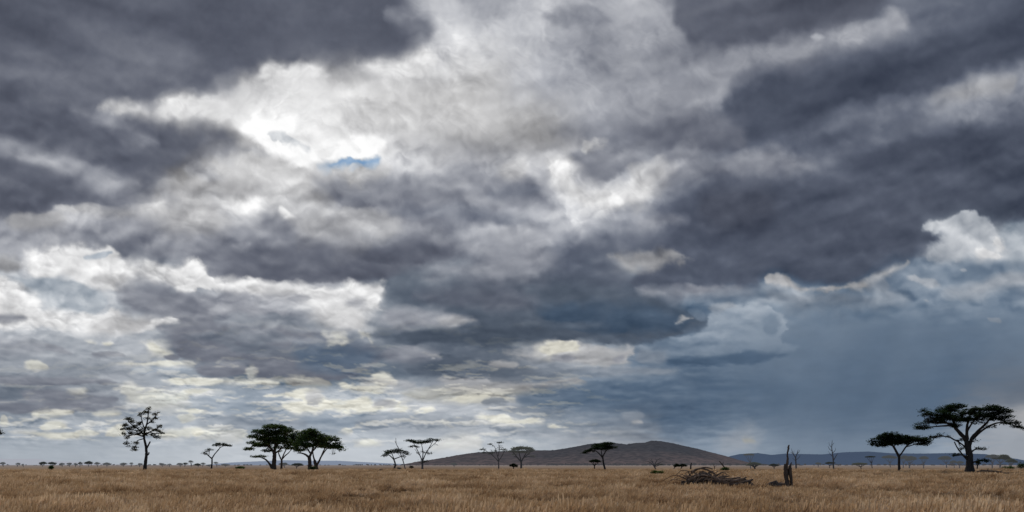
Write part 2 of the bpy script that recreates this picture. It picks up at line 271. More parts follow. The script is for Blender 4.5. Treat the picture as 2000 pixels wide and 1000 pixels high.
def _grid_interp(G, gx, gy):
    G = np.asarray(G, float); ny, nx = G.shape
    gx = np.clip(gx, 0, nx - 1.001); gy = np.clip(gy, 0, ny - 1.001)
    xi = gx.astype(int); yi = gy.astype(int); fx = gx - xi; fy = gy - yi
    def cw(t): return (-.5*t+t*t-.5*t**3, 1-2.5*t*t+1.5*t**3, .5*t+2*t*t-1.5*t**3, -.5*t*t+.5*t**3)
    wx, wy = cw(fx), cw(fy); out = 0
    for j in range(4):
        yj = np.clip(yi + j - 1, 0, ny - 1); row = 0
        for i in range(4):
            row = row + wx[i] * G[yj, np.clip(xi + i - 1, 0, nx - 1)]
        out = out + wy[j] * row
    return out

def _sdf(X, Y, pts):
    n = len(pts); d = np.full(X.shape, 1e12); inside = np.zeros(X.shape, bool)
    for i in range(n):
        x0, y0 = pts[i - 1]; x1, y1 = pts[i]
        ex, ey = x1 - x0, y1 - y0
        t = np.clip(((X - x0) * ex + (Y - y0) * ey) / (ex * ex + ey * ey + 1e-9), 0, 1)
        d = np.minimum(d, (X - x0 - t * ex) ** 2 + (Y - y0 - t * ey) ** 2)
        c = (y0 > Y) != (y1 > Y)
        if abs(ey) > 1e-9: inside ^= c & (X < x0 + (Y - y0) * ex / ey)
    return np.sqrt(d) * np.where(inside, -1, 1)

def _puffs(x, y):
    """rounded heads: smooth height above jittered cell centres"""
    xi = np.floor(x).astype(np.int64); yi = np.floor(y).astype(np.int64); acc = 0
    for j in (-1, 0, 1):
        for i in (-1, 0, 1):
            hsh = _perm[(_perm[(xi + i) & 4095] + yi + j) & 4095]
            fx = xi + i + .5 + .42 * _gx[hsh]; fy = yi + j + .5 + .42 * _gy[hsh]
            r = .62 + .28 * ((hsh & 255) / 255.0)
            q = np.clip(1 - ((x - fx) ** 2 + (y - fy) ** 2) / (r * r), 0, 1)
            acc = np.maximum(acc, np.sqrt(q) * (.6 + .4 * ((hsh >> 4 & 63) / 63.0)))
    return acc
def _round(p):
    for _ in range(2 if len(p) < 12 else 1):
        q = []
        for i in range(len(p)):
            (a, b), (c, d) = p[i], p[(i + 1) % len(p)]
            q += [(a * .78 + c * .22, b * .78 + d * .22), (a * .22 + c * .78, b * .22 + d * .78)]
        p = q
    return p
def sky_colour(PX, PY):
    h = np.maximum(HZ - PY, 0); hh = h + 130.0
    qx = (PX - 1000) / hh; qy = 1300.0 / hh
    flat = np.clip(h / 420.0, 0.42, 1.0)              # clouds lie flatter towards the horizon
    hl = .42 * 420
    V = -np.where(h > 420, h, np.where(h > hl, 420 + 420 * np.log(np.maximum(h, hl) / 420), 420 + 420 * np.log(.42) + (h - hl) / .42))
    U = PX
    w1 = fbm(qx * 3.1, qy * 3.1, 4); w2 = fbm(qx * 3.1 + 40, qy * 3.1 + 17, 4)
    f1 = fbm(U / 34, V / 34, 4, .55); f2 = fbm(U / 34 + 90, V / 34 + 11, 4, .55)
    bil = fbm((U + 14 * f1) / 46, (V + 14 * f2) / 46, 5, .55, True)
    wx = 38 * w1 + 12 * f1; wy = (24 * w2 + 9 * f2) * flat
    GX, GY = (PX + wx - 50) / 100.0, (PY + wy - 25) / 50.0
    L = _grid_interp(LUM, GX, GY) + 8 * np.clip((PX - 1280) / 150, 0, 1) * np.clip((PY - 570) / 50, 0, 1)
    T = [np.zeros_like(L)] * 3
    tg = [[[TINT[c][k] for c in r] for r in TG] for k in range(3)]
    T = [_grid_interp(tg[k], (PX + wx * 2 - 50) / 100.0, (PY + wy * 2 - 50) / 102.0) for k in range(3)]
    g1 = fbm(U / 85 + 5, V / 85, 3); g2 = fbm(U / 85 + 60, V / 85 + 33, 3)
    cau = fbm((U + 8 * f2) / 26 + 7, (V + 8 * f1) / 26, 3, .5, True)
    feather = np.exp(1.5 * fbm(U / 60 + 71, V / 60 + 9, 3))   # edges go from crisp to torn
    T[2] = np.maximum(T[2], 0)
    lo = fbm(U / 60 + 31, V / 52 + 3, 3)
    wu, wv = U + 7 * f1 + 10 * g1, V + 7 * f2 + 10 * g2
    heads = lambda u, v: _puffs(u / 40, v / 34) + .55 * _puffs(u / 19 + 9, v / 16)
    hd = heads(wu, wv)
    ragf = .35 * f1 - .35 * cau - .9 * (hd - .85) + .2 * fbm(U / 9, V / 9, 2)
    ragc = 1.1 * lo - .7 * bil
    for pts, (La, Lb), tint, (sa, sb), op, wr in SH:
        pts = _round(pts)
        if tint == 's' and min(p[1] for p in pts) < 505 and min(p[0] for p in pts) < 1750: tint = 'm'
        xs = [p[0] for p in pts]; ys = [p[1] for p in pts]
        m = 2.2 * max(sa, sb) + wr * 2 + 4
        cols = np.where((PX[0] > min(xs) - m) & (PX[0] < max(xs) + m))[0]
        rows = np.where((PY[:, 0] > min(ys) - m) & (PY[:, 0] < max(ys) + m))[0]
        if not len(cols) or not len(rows): continue
        s = np.s_[rows[0]:rows[-1] + 1, cols[0]:cols[-1] + 1]
        X, Y = PX[s], PY[s]
        Xw = X + wr * (1.0 * f2[s] + 2.6 * g1[s]); Yw = Y + wr * (.9 * f1[s] + 1.8 * g2[s]) * flat[s]
        d = _sdf(Xw, Yw, pts)
        y0, y1 = max(min(ys), -60), min(max(ys), 905)
        t = np.clip((Y - y0) / (y1 - y0 + 1e-6), 0, 1)
        big = np.clip((max(xs) - min(xs)) * (max(ys) - min(ys)) / 30000.0, 0, 1) * (1 if min(ys) < 560 else .4)
        soft = (sa + (sb - sa) * t) * (1.1 + .75 * big) * feather[s]
        hf = np.clip(7.0 / soft, .15, 1)
        a = np.clip(.5 - (d + wr * (ragc[s] + .95 * hf * ragf[s])) / (2 * soft), 0, 1); a = a * a * (3 - 2 * a) * op
        Lc = La + (Lb - La) * t
        L[s] = L[s] * (1 - a) + Lc * a
        for k in range(3): T[k][s] = T[k][s] * (1 - a) + TINT[tint][k] * a
    # relief: puffs lit from the sun behind the cloud, softer in the dark bases
    dx, dy = 620 - PX, 262 - PY; r = np.sqrt(dx * dx + dy * dy) + 60; dx /= r; dy /= r
    cx, cy = 16 * g1 + 5 * f1, 16 * g2 + 5 * f2
    def puff(u, v): return fbm((u + cx * 1.6) / 74, (v + cy * 1.6) / 58, 4, .5, True)
    rel = puff(U - 5 * dx, V - 5 * dy) - puff(U + 5 * dx, V + 5 * dy)
    def puff2(u, v): return fbm((u + cx) / 31 + 8, (v + cy) / 25, 3, .5, True)
    rel2 = puff2(U - 3 * dx, V - 3 * dy) - puff2(U + 3 * dx, V + 3 * dy)
    rel = rel * np.clip(.7 + 1.2 * g1, .1, 1.4) + .22 * rel2 * np.clip(.45 + 1.6 * g2, 0, 1.3)
    hsd = heads(wu - 4 * dx, wv - 4 * dy) - heads(wu + 4 * dx, wv + 4 * dy)
    glow = np.exp(-(((PX - 585) / 210) ** 2 + ((PY - 245) / 120) ** 2))
    L = L + glow * 15 * np.clip((L - 150) / 60, 0, 1)
    bright = np.clip((L - 95) / 110, 0, 1)
    rain = np.clip((PX - 1330) / 200, 0, 1) * np.clip((PY - 585) / 60, 0, 1)
    hor = np.clip((PY - 855) / 25, 0, 1)
    k = (1 - .85 * rain) * (1 - .8 * hor)
    cum = np.clip((L - 165) / 45, 0, 1) * np.clip((PY - 80) / 380, .22, 1) * np.clip(.75 + 1.5 * fbm(U / 120 + 4, V / 100, 3), .15, 1.3)
    L = L + cum * k * (34 * np.clip(hsd, -1.1, .8) - 14 * (.9 - hd))
    L = L + (rel * (4.0 + 40 * bright * (1 - .35 * np.clip((L - 225) / 30, 0, 1))) + bil * (3 + 6 * bright) + w1 * 15 + fbm(qx * 8, qy * 5, 4, .5) * (13 + 6 * bright) * np.clip(h / 560, .1, 1)) * k
    # small distant clouds: crisp lit tops, flat grey bases, in thinning rows
    U2, V2 = PX + 9 * f1 + 14 * g1, V + 9 * f2 + 8 * g2
    def sm(x, a, b): t = np.clip((x - a) / (b - a), 0, 1); return t * t * (3 - 2 * t)
    def rows(u, v): return fbm(u / 95, v / 50, 4, .46) + .10 * fbm(u / 17, v / 17, 2, .6, True)
    lowm = np.clip((PY - 590) / 130, 0, 1) * np.clip((872 - PY) / 25, 0, 1) * np.clip((1260 - PX) / 300, 0, 1)
    n0 = rows(U2, V2); n1 = rows(U2 - 3 * dx, V2 - 9); n2 = rows(U2, V2 + 8)
    cov = sm(n0, .02, .16); lit = np.clip((n0 - n1) * 4.5, -1, 1)
    Lc = 160 + 66 * lit
    am = cov * lowm * .5
    am = am * np.where(L > 200, .6, 1) * (.35 + .65 * np.clip((PY - 690) / 60, 0, 1))
    am = am * (1 - .65 * np.clip((300 - PX) / 80, 0, 1) * np.clip((812 - PY) / 12, 0, 1))
    Lc = Lc + (L - 160) * .45
    L = L * (1 - am) + Lc * am
    wt = am * np.clip(lit * 2, 0, 1)
    T = [T[k_] * (1 - wt) + TINT['w'][k_] * wt for k_ in range(3)]
    def rw(u, v): return np.tanh(3 * fbm(u / 105, v / 80, 3, .5))
    nm = rw(U2, V2 + 300)
    edm = nm - rw(U2 - 6 * dx, V2 + 286)
    L = L + (1 - rain) * (1 - hor) * np.clip((PY + 80) / 300, .55, 1) * ((15 + 13 * np.clip((PY - 230) / 80, 0, 1) * np.clip((720 - PY) / 80, 0, 1)) * edm + 4 * nm) * np.clip((L - 70) / 60, .25, 1)
    # faint rain curtains
    L = L + rain * 5 * fbm(PX / 110 + PY / 260, PY / 260, 2) + 2.5 * fbm(PX / 14, PY / 14, 3) * k
    beam = np.exp(-((PX - 425 - (PY - 800) * .15) / 26) ** 2) * np.clip((PY - 755) / 30, 0, 1) * np.clip((880 - PY) / 60, 0, 1)
    L = L + 14 * beam
    lowg = np.clip((PY - 770) / 70, 0, 1) * np.clip((1180 - PX) / 250, 0, 1) * np.clip((PX - 150) / 250, 0, 1)
    L = L + 15 * lowg
    # drawn-out rolls in the high dark decks, falling towards the middle of the view from both sides
    for th, wgt in ((-.31, np.clip((PX - 1150) / 250, 0, 1) * np.clip((560 - PY) / 120, 0, 1)), (.30, np.clip((560 - PX) / 200, 0, 1) * np.clip((430 - PY) / 80, 0, 1))):
        ca, sa_ = np.cos(th), np.sin(th); a_ = PX * ca + PY * sa_ + 22 * g1; b_ = -PX * sa_ + PY * ca + 16 * g2
        st = fbm(a_ / 420, b_ / 95, 3, .42)
        L = L + wgt * (17 * st + 22 * (st - fbm(a_ / 420, (b_ - 12) / 95, 3, .42)))
    L = np.clip(L, 55, 255)
    dk = np.clip((262 - L) / 150, 0, 1.1)
    warm = (T[2] < -2)
    out = []
    for kk in range(3):
        sc = np.where(warm, np.clip((L - 120) / 80, 0, 1), dk)
        out.append(np.clip((L + T[kk] * sc) / 255.0, 0, 1))
    return np.stack(out, -1)
# ------------------------------------------------------------------ helpers
CAM_H = 2.0; HG = 907.0
scene = bpy.context.scene
col = scene.collection
def link(o): col.objects.link(o); return o
def where(px, py):
    """ground point seen at a bearing / depression (flat plain)"""
    Y = CAM_H * FOC / (py - HG)
    return ((px - 1000) / FOC * Y, Y)
def where_g(px, py):
    """same, for low things whose foot is sunk in grass"""
    Y = (CAM_H - .28) * FOC / (py - HG)
    return ((px - 1000) / FOC * Y, Y)
def tag(o, label=None, cat=None, group=None, kind=None):
    if label: o['label'] = label
    if cat: o['category'] = cat
    if group: o['group'] = group
    if kind: o['kind'] = kind
    return o
def empty(name, loc, label, cat, group=None):
    o = bpy.data.objects.new(name, None); o.empty_display_size = .5
    link(o); o.location = loc
    return tag(o, label, cat, group)
def mesh_obj(name, V, F, mat, parent=None, smooth=True, loc=None):
    me = bpy.data.meshes.new(name); me.from_pydata(V, [], F); me.update()
    if smooth: me.polygons.foreach_set('use_smooth', [True] * len(F))
    me.materials.append(mat)
    o = bpy.data.objects.new(name, me); link(o)
    if parent: o.parent = parent
    if loc: o.location = loc
    return o
def tube(V, F, pts, rad, n=7, rough=.12, cap=True):
    b = len(V); m = len(pts); prev = None
    for i, p in enumerate(pts):
        p = Vector(p)
        d = (Vector(pts[min(i + 1, m - 1)]) - Vector(pts[max(i - 1, 0)]))
        if d.length < 1e-6: d = Vector((0, 0, 1))
        d.normalize()
        a = d.cross(Vector((0, 1, 0)) if abs(d.y) < .9 else Vector((1, 0, 0))).normalized()
        c = d.cross(a)
        for k in range(n):
            t = 2 * math.pi * k / n
            r = rad[i] * (1 + rough * noise.noise(Vector((p.x * 2 + math.cos(t) * 3, p.y * 2 + math.sin(t) * 3, p.z * 1.5))) * 2)
            q = p + a * (math.cos(t) * r) + c * (math.sin(t) * r); V.append(tuple(q))
    for i in range(m - 1):
        for k in range(n):
            k2 = (k + 1) % n
            F.append((b + i * n + k, b + i * n + k2, b + (i + 1) * n + k2, b + (i + 1) * n + k))
    if cap:
        F.append(tuple(b + k for k in range(n))[::-1]); F.append(tuple(b + (m - 1) * n + k for k in range(n)))
def spline(pts, sub=4):
    """Catmull-Rom through tuples of any length"""
    out = []; m = len(pts)
    for i in range(m - 1):
        p0, p1, p2, p3 = pts[max(i - 1, 0)], pts[i], pts[i + 1], pts[min(i + 2, m - 1)]
        for s in range(sub):
            t = s / sub
            out.append(tuple(.5 * (2 * b + (c - a) * t + (2 * a - 5 * b + 4 * c - d) * t * t + (3 * b - a - 3 * c + d) * t ** 3) for a, b, c, d in zip(p0, p1, p2, p3)))
    out.append(tuple(pts[-1])); return out

# ------------------------------------------------------------------ materials
def new_mat(name):
    m = bpy.data.materials.new(name); m.use_nodes = True; nt = m.node_tree; nt.nodes.clear()
    return m, nt, nt.nodes.new('ShaderNodeOutputMaterial')
def ramp(nt, stops):
    r = nt.nodes.new('ShaderNodeValToRGB'); e = r.color_ramp.elements
    e[0].position, e[0].color = stops[0][0], (*stops[0][1], 1); e[1].position, e[1].color = stops[-1][0], (*stops[-1][1], 1)
    for p, c in stops[1:-1]:
        q = e.new(p); q.color = (*c, 1)
    return r
def painted_airlight(nt, shader, haze, colour=(.15, .16, .19)):  # distance haze painted in: a fixed share of emission mixed over the surface
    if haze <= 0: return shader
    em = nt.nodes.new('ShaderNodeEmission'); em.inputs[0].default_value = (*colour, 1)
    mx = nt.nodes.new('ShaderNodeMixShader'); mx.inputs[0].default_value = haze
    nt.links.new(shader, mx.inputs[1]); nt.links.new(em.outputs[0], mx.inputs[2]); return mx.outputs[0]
def leaf_mat(name, dark, light, haze=0, hz=(.17, .18, .19)):
    m, nt, out = new_mat(name); L = nt.links
    g = nt.nodes.new('ShaderNodeNewGeometry'); tc = nt.nodes.new('ShaderNodeTexCoord')
    n = nt.nodes.new('ShaderNodeTexNoise'); n.inputs['Scale'].default_value = .55; n.inputs['Detail'].default_value = 3
    L.new(tc.outputs['Object'], n.inputs['Vector'])
    ad = nt.nodes.new('ShaderNodeMath'); ad.operation = 'MULTIPLY_ADD'; ad.inputs[1].default_value = .4
    L.new(g.outputs['Random Per Island'], ad.inputs[0])
    sb = nt.nodes.new('ShaderNodeMath'); sb.operation = 'SUBTRACT'; sb.inputs[1].default_value = .2
    L.new(n.outputs['Fac'], sb.inputs[0]); L.new(sb.outputs[0], ad.inputs[2])
    r = ramp(nt, [(.25, dark), (.8, light)]); L.new(ad.outputs[0], r.inputs[0])
    d = nt.nodes.new('ShaderNodeBsdfDiffuse'); t = nt.nodes.new('ShaderNodeBsdfTranslucent')
    L.new(r.outputs[0], d.inputs[0]); L.new(r.outputs[0], t.inputs[0])
    mx = nt.nodes.new('ShaderNodeMixShader'); mx.inputs[0].default_value = .42
    L.new(d.outputs[0], mx.inputs[1]); L.new(t.outputs[0], mx.inputs[2])
    L.new(painted_airlight(nt, mx.outputs[0], haze, hz), out.inputs[0]); m.use_backface_culling = False
    return m
def bark_mat(name, dark, light, haze=0, scale=6):
    m, nt, out = new_mat(name); L = nt.links
    tc = nt.nodes.new('ShaderNodeTexCoord'); mp = nt.nodes.new('ShaderNodeMapping'); mp.inputs['Scale'].default_value = (1, 1, .22)
    n = nt.nodes.new('ShaderNodeTexNoise'); n.inputs['Scale'].default_value = scale; n.inputs['Detail'].default_value = 6; n.inputs['Roughness'].default_value = .65
    L.new(tc.outputs['Object'], mp.inputs[0]); L.new(mp.outputs[0], n.inputs['Vector'])
    r = ramp(nt, [(.3, dark), (.7, light)]); L.new(n.outputs['Fac'], r.inputs[0])
    p = nt.nodes.new('ShaderNodeBsdfPrincipled'); p.inputs['Roughness'].default_value = .9; p.inputs['Specular IOR Level'].default_value = .15
    L.new(r.outputs[0], p.inputs['Base Color'])
    b = nt.nodes.new('ShaderNodeBump'); b.inputs['Strength'].default_value = .6; b.inputs['Distance'].default_value = .05
    L.new(n.outputs['Fac'], b.inputs['Height']); L.new(b.outputs[0], p.inputs['Normal'])
    L.new(painted_airlight(nt, p.outputs[0], haze), out.inputs[0]); return m

M_BARK = bark_mat('dark_bark', (.018, .015, .014), (.055, .045, .04))
M_BARKW = bark_mat('brown_bark', (.03, .02, .015), (.10, .065, .045))
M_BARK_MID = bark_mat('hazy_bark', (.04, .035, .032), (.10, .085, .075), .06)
M_BARK_FAR = bark_mat('far_bark', (.05, .045, .045), (.09, .08, .075), .28)  # hazy and far bark paled by an emissive haze share
M_DEAD = bark_mat('weathered_wood', (.055, .036, .024), (.30, .19, .125), 0, 4)
M_CHAR = bark_mat('charred_wood', (.03, .021, .016), (.16, .11, .08), 0, 4)
M_LEAF = leaf_mat('acacia_leaf', (.009, .016, .008), (.042, .068, .025))
M_LEAFG = leaf_mat('acacia_leaf_green', (.026, .048, .018), (.16, .22, .07), .0)
M_LEAF_DRY = leaf_mat('dry_leaf', (.04, .042, .02), (.16, .14, .055))
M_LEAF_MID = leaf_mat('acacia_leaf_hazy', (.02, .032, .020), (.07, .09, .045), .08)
M_LEAF_OLV = leaf_mat('acacia_leaf_olive', (.06, .075, .04), (.17, .18, .09), .16)  # part of the paleness is emission mixed in as haze
M_LEAF_FAR = leaf_mat('acacia_leaf_far', (.035, .045, .04), (.08, .09, .065), .32)  # lighter base colour plus emission stand in for haze over far crowns
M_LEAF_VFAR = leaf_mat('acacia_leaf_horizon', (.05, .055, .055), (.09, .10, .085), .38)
M_BUSH = leaf_mat('bush_leaf', (.03, .06, .018), (.12, .20, .045))

# ------------------------------------------------------------------ trees
def leaf_cloud(V, F, rng, c, r, n, size, up=.5, hollow=0.0):
    """leaf sprays filling a flattened, lumpy pad: small bent quads in clusters with gaps between"""
    cx, cy, cz = c; rx, ry, rz = r
    nc = max(3, int(n / 16)); 
    for _ in range(nc):
        while True:
            a, b, h = rng.uniform(-1, 1), rng.uniform(-1, 1), rng.uniform(-1, 1)
            q = a * a + b * b + h * h
            if hollow < q < 1: break
        px_, py_ = cx + a * rx, cy + b * ry
        pz_ = cz + h * rz * (1 if h > 0 else .75) - (a * a + b * b) * rz * .35
        if noise.noise(Vector((px_ * .9 / max(size * 2.4, .3), py_ * .9 / max(size * 2.4, .3), pz_ * 1.5 / max(size * 2.4, .3)))) < -.22: continue
        cr = size * rng.uniform(1.3, 2.6)
        for _ in range(16):
            x = px_ + rng.gauss(0, cr * .6); y = py_ + rng.gauss(0, cr * .6); z = pz_ + rng.gauss(0, cr * .26)
            s = size * rng.uniform(.35, 1.0); t = rng.uniform(0, 6.283)
            nx_, ny_ = rng.gauss(0, .5), rng.gauss(0, .5)
            u = Vector((math.cos(t), math.sin(t), nx_ * .6)) * s; w = Vector((-math.sin(t), math.cos(t), ny_ * .6 + rng.uniform(-.3, .3))) * s * .55
            b0 = len(V); P0 = Vector((x, y, z))
            V.extend([tuple(P0 - u), tuple(P0 - w * .9), tuple(P0 + u), tuple(P0 + w)])
            F.append((b0, b0 + 1, b0 + 2, b0 + 3))

def tree(name, label, cat, base, limbs, pads, leaf, bark, seed=1, leafsize=.30, dens=1.0, group=None, twigs=6, depth=1.0, dist=None, twig_r=.05, lmin=.05):
    """base, limbs and pads are bearings measured off the photograph; the tree itself is built round in metres at its place"""
    rng = random.Random(seed)
    x0, y0 = where(*base) if dist is None else ((base[0] - 1000) / FOC * dist, dist)
    s = y0 / FOC
    if dist is not None: zb = CAM_H - (base[1] - HG) * s
    else: zb = 0
    zb = 0
    e = empty(name, (x0, y0, zb), label, cat, group)
    loc3 = lambda px, py, y: ((px - 1000) / FOC * (y0 + y) - x0, y, CAM_H + (HG - py) / FOC * (y0 + y))
    span = max([abs(p[0] - base[0]) for p in pads] + [p[0] for l in limbs for p in [(abs(q[0] - base[0]),) for q in l]] + [4]) * s
    V, F = [], []; tips = []
    trunk_yend = {}
    for li, l in enumerate(limbs):
        if li == 0: ye = 0; ys = 0
        else:
            ys = 0; ye = rng.uniform(-.55, .55) * span * depth
        m = len(l); pts = []
        for i, q in enumerate(l):
            f = i / max(m - 1, 1)
            X, Y_, Z = loc3(q[0], q[1], ys + (ye - ys) * f ** 1.3)
            pts.append((X, Y_, Z, max(q[2] * s * .5, lmin * .5)))
        sp = spline(pts, 5)
        sp = [(a + rng.gauss(0, .012) * span * .12, b, c, d) for a, b, c, d in sp]
        if li == 0:
            sp[0] = (sp[0][0], sp[0][1], -.3, sp[0][3] * 1.15)
        tube(V, F, [p[:3] for p in sp], [max(p[3], .01) for p in sp], 8 if li == 0 else 6)
        tips += [p for p in sp[len(sp) // 3:]] if li else [sp[-1], sp[-3]]
    LV, LF = [], []
    for (cx, cy, rx, rz, *o) in pads:
        d = o[0] if o else 1.0
        R = rx * s; H = rz * s
        # nearest limb point ties the pad in; its depth follows that limb
        X, _, Z = loc3(cx, cy, 0)
        best = min(tips, key=lambda t: (t[0] - X) ** 2 + (t[2] - Z) ** 2)
        Yp = best[1] * (1.1 if len(pads) > 3 else 1) + rng.uniform(-.25, .25) * R
        X, _, Z = loc3(cx, cy, Yp)
        RY = max(R * .85, .25 * span * depth if len(pads) < 6 else R * .85)
        area = (R / leafsize) * (RY / leafsize)
        n = int(min(9500, 32 + area * 14.0 * dens * d * (1 + .7 * min(H / max(leafsize, .01) / 3, 2.2))))
        leaf_cloud(LV, LF, rng, (X, Yp, Z), (R, RY, H), n, leafsize)
        for k in range(int(twigs)):
            a = rng.uniform(0, 6.283); q = rng.uniform(.2, .95)
            tx, ty, tz = X + math.cos(a) * R * q, Yp + math.sin(a) * RY * q, Z + rng.uniform(-.5, .3) * H
            b0 = min(tips, key=lambda t: (t[0] - (X * .7 + tx * .3)) ** 2 + (t[1] - ty) ** 2 * .3 + (t[2] - Z) ** 2 + rng.uniform(0, .15) * span * span * .2)
            mx_ = (b0[0] * .5 + tx * .5, b0[1] * .5 + ty * .5, b0[2] * .35 + tz * .65 - abs(tx - b0[0]) * .05)
            r0 = min(b0[3] * .6, twig_r * 1.6)
            q3 = spline([(b0[0], b0[1], b0[2], r0), (*mx_, r0 * .65), (tx, ty, tz, r0 * .25)], 3)
            tube(V, F, [p[:3] for p in q3], [max(p[3], .008) for p in q3], 4, cap=False)
    mesh_obj('trunk', V, F, bark, e)
    if LF: mesh_obj('crown', LV, LF, leaf, e, smooth=False)
    return e
def Q(s): return [tuple(float(v) for v in t.split(',')) for t in s.split()]

# --- big umbrella acacia on the right
tree('acacia_tree', 'largest spreading acacia with thick dark trunk and wide flat crown near right edge', 'tree', (1894, 926),
 [Q('1894,926,25 1894,915,17 1894,895,13 1891,875,12 1888,860,10'),
  Q('1888,862,9 1880,850,8 1871,841,7 1861,830,6 1848,825,4 1830,826,2.5'),
  Q('1871,842,5 1862,822,4.5 1855,806,3'), Q('1861,830,4 1840,831,3 1815,833,2 1800,833,1.5'),
  Q('1889,858,8 1888,842,6 1890,825,5 1895,808,3'), Q('1889,842,4 1897,828,3.5 1907,815,2.5 1915,806,1.8'),
  Q('1893,870,8 1898,855,6.5 1910,841,5 1922,830,4.5 1936,815,3 1950,806,2'), Q('1900,856,5 1918,840,4 1938,828,3 1960,824,2.2 1982,830,1.4'),
  Q('1893,880,5 1884,871,3.5 1872,862,3 1862,857,3 1852,852,2.6 1833,851,2 1822,852,1.5'),
  Q('1889,896,5 1880,887,3.2 1870,874,2.6 1864,862,2.2'), Q('1890,892,4 1880,888,2.5 1868,887,1.5'),
  Q('1895,885,5 1902,878,3 1914,875,2'), Q('1896,905,4 1906,900,2.5 1920,897,1.5')],
 [(1793,832,8,3),(1804,834,14,4),(1799,826,9,4),(1814,808,17,6),(1806,801,9,4),(1828,820,22,7),(1852,798,25,7),(1869,792,20,5),(1859,813,27,8),(1864,829,13,6),
  (1895,803,22,7),(1886,817,17,7),(1936,796,24,6),(1955,802,20,7),(1924,809,24,7),(1948,816,19,5),(1972,824,17,5),(1989,832,11,5),(1967,812,12,5),(1936,832,13,2.5,.5),(1912,824,13,3,.5),
  (1823,852,10,4),(1833,848,5,2),(1851,851,5,2),(1869,887,9,3.5,.7),(1914,875,10,2.5,.7),(1919,898,12,3,.7),(1876,858,6,3,.5),(1905,860,6,5,.35),(1880,872,5,4,.3),(1842,806,18,6),(1907,797,10,4),(1998,834,6,3),(1905,816,18,4.5),(1872,818,14,5),(1840,814,16,6)],
 M_LEAF, M_BARK, 11, .26, 1.25, twigs=7)
# --- its flatter neighbour
tree('acacia_tree', 'flat topped acacia with slender forked trunk just left of the largest acacia', 'tree', (1757, 925),
 [Q('1757,925,6.5 1756,908,5 1756,890,5'), Q('1756,891,5 1749,878,4.5 1744,870,4 1735,860,2.6 1725,855,1.6'), Q('1756,890,4 1761,884,3.2 1772,869,3 1785,862,2'),
  Q('1746,873,2.4 1750,862,2 1752,854,1.4'), Q('1744,870,2 1728,866,1.6 1712,865,1'), Q('1770,872,2 1790,866,1.6 1806,862,1')],
 [(1739,848,21,6),(1722,853,14,6),(1710,860,11,5),(1704,865,8,4),(1749,858,28,7),(1792,857,24,6),(1808,862,11,5),(1773,855,20,6),(1720,868,14,4),(1800,866,12,3),(1762,863,18,5),(1736,864,20,5),(1703,858,5,3,.6)],
 M_LEAF, M_BARK, 12, .26, 1.45, twigs=7)
# --- half-bare tree on the left
tree('savanna_tree', 'tall half bare tree with sparse leaves and straight trunk standing alone at left', 'tree', (283, 918),
 [Q('283,918,8 284,903,6.5 286,886,5.5 285,871,5 282,858,4.5 281,847,4.5'), Q('287,874,3.5 290,868,3.2 293,862,3'), Q('286,889,3.5 290,886,3 291,883,2.5'),
  Q('281,848,4 283,838,3.6 287,826,3 289,812,2.4 291,796,1.4'), Q('283,838,2.5 278,824,2 276,808,1.5 283,800,1'), Q('287,828,2.4 297,820,2 304,812,1.5 309,804,1'),
  Q('281,848,3 271,838,2.4 260,830,2 250,822,1.4'), Q('274,841,2 258,838,1.8 243,832,1.2'), Q('281,852,2.4 266,848,2 252,850,1.6 241,851,1'),
  Q('280,856,2 268,860,1.6 266,868,1.2 263,874,.9'), Q('254,850,1.5 248,858,1.2 248,868,.9'), Q('283,848,3 294,842,2.4 304,838,2 312,830,1.2'), Q('292,843,2 304,846,1.7 316,844,1'), Q('300,845,1.4 306,853,1')],
 [(x, y, r, h, .55) for x, y, r, h in [(291,797,4,3.5),(286,803,5,3),(277,806,5,3),(272,811,3,3),(303,808,4,4),(308,804,3,3),(305,815,4,3),(297,822,4,3),(289,815,3,4),(250,817,6,3),(258,822,5,4),(244,829,5,3),(240,836,4,3),(251,836,6,4),
  (262,832,6,5),(272,826,5,4),(241,847,4,4),(249,852,5,4),(247,864,4,4),(250,870,3,3),(264,871,5,4),(267,864,4,3),(262,877,4,2),(270,845,6,4),(279,838,6,5),(290,835,5,5),(301,838,5,4),(312,831,4,4),(316,844,4,3),(307,851,5,4),(298,848,4,4),(284,846,5,5),(310,840,4,3),(256,844,5,3)]],
 M_LEAF_DRY, M_BARK, 13, .36, 5.5, twigs=4, twig_r=.07)
tree('savanna_tree', 'small tilted acacia with two leafy tufts, right of the tall half bare tree', 'tree', (413, 914),
 [Q('413,914,3.6 414,904,3 414,894,2.8'), Q('414,895,2.6 406,888,2 399,882,1.2'), Q('414,894,2.6 420,885,2 428,876,1.6 430,869,1'), Q('420,885,1.5 432,872,1.3 446,869,.9'), Q('408,889,1.4 409,880,1.2')],
 [(430,866,13,3),(447,869,7,2.5),(410,877,7,2.5),(399,884,6,3.2),(421,868,7,3),(438,868,8,2),(404,880,6,2.5,.7)], M_LEAF, M_BARK, 14, .34, .9, twigs=3)
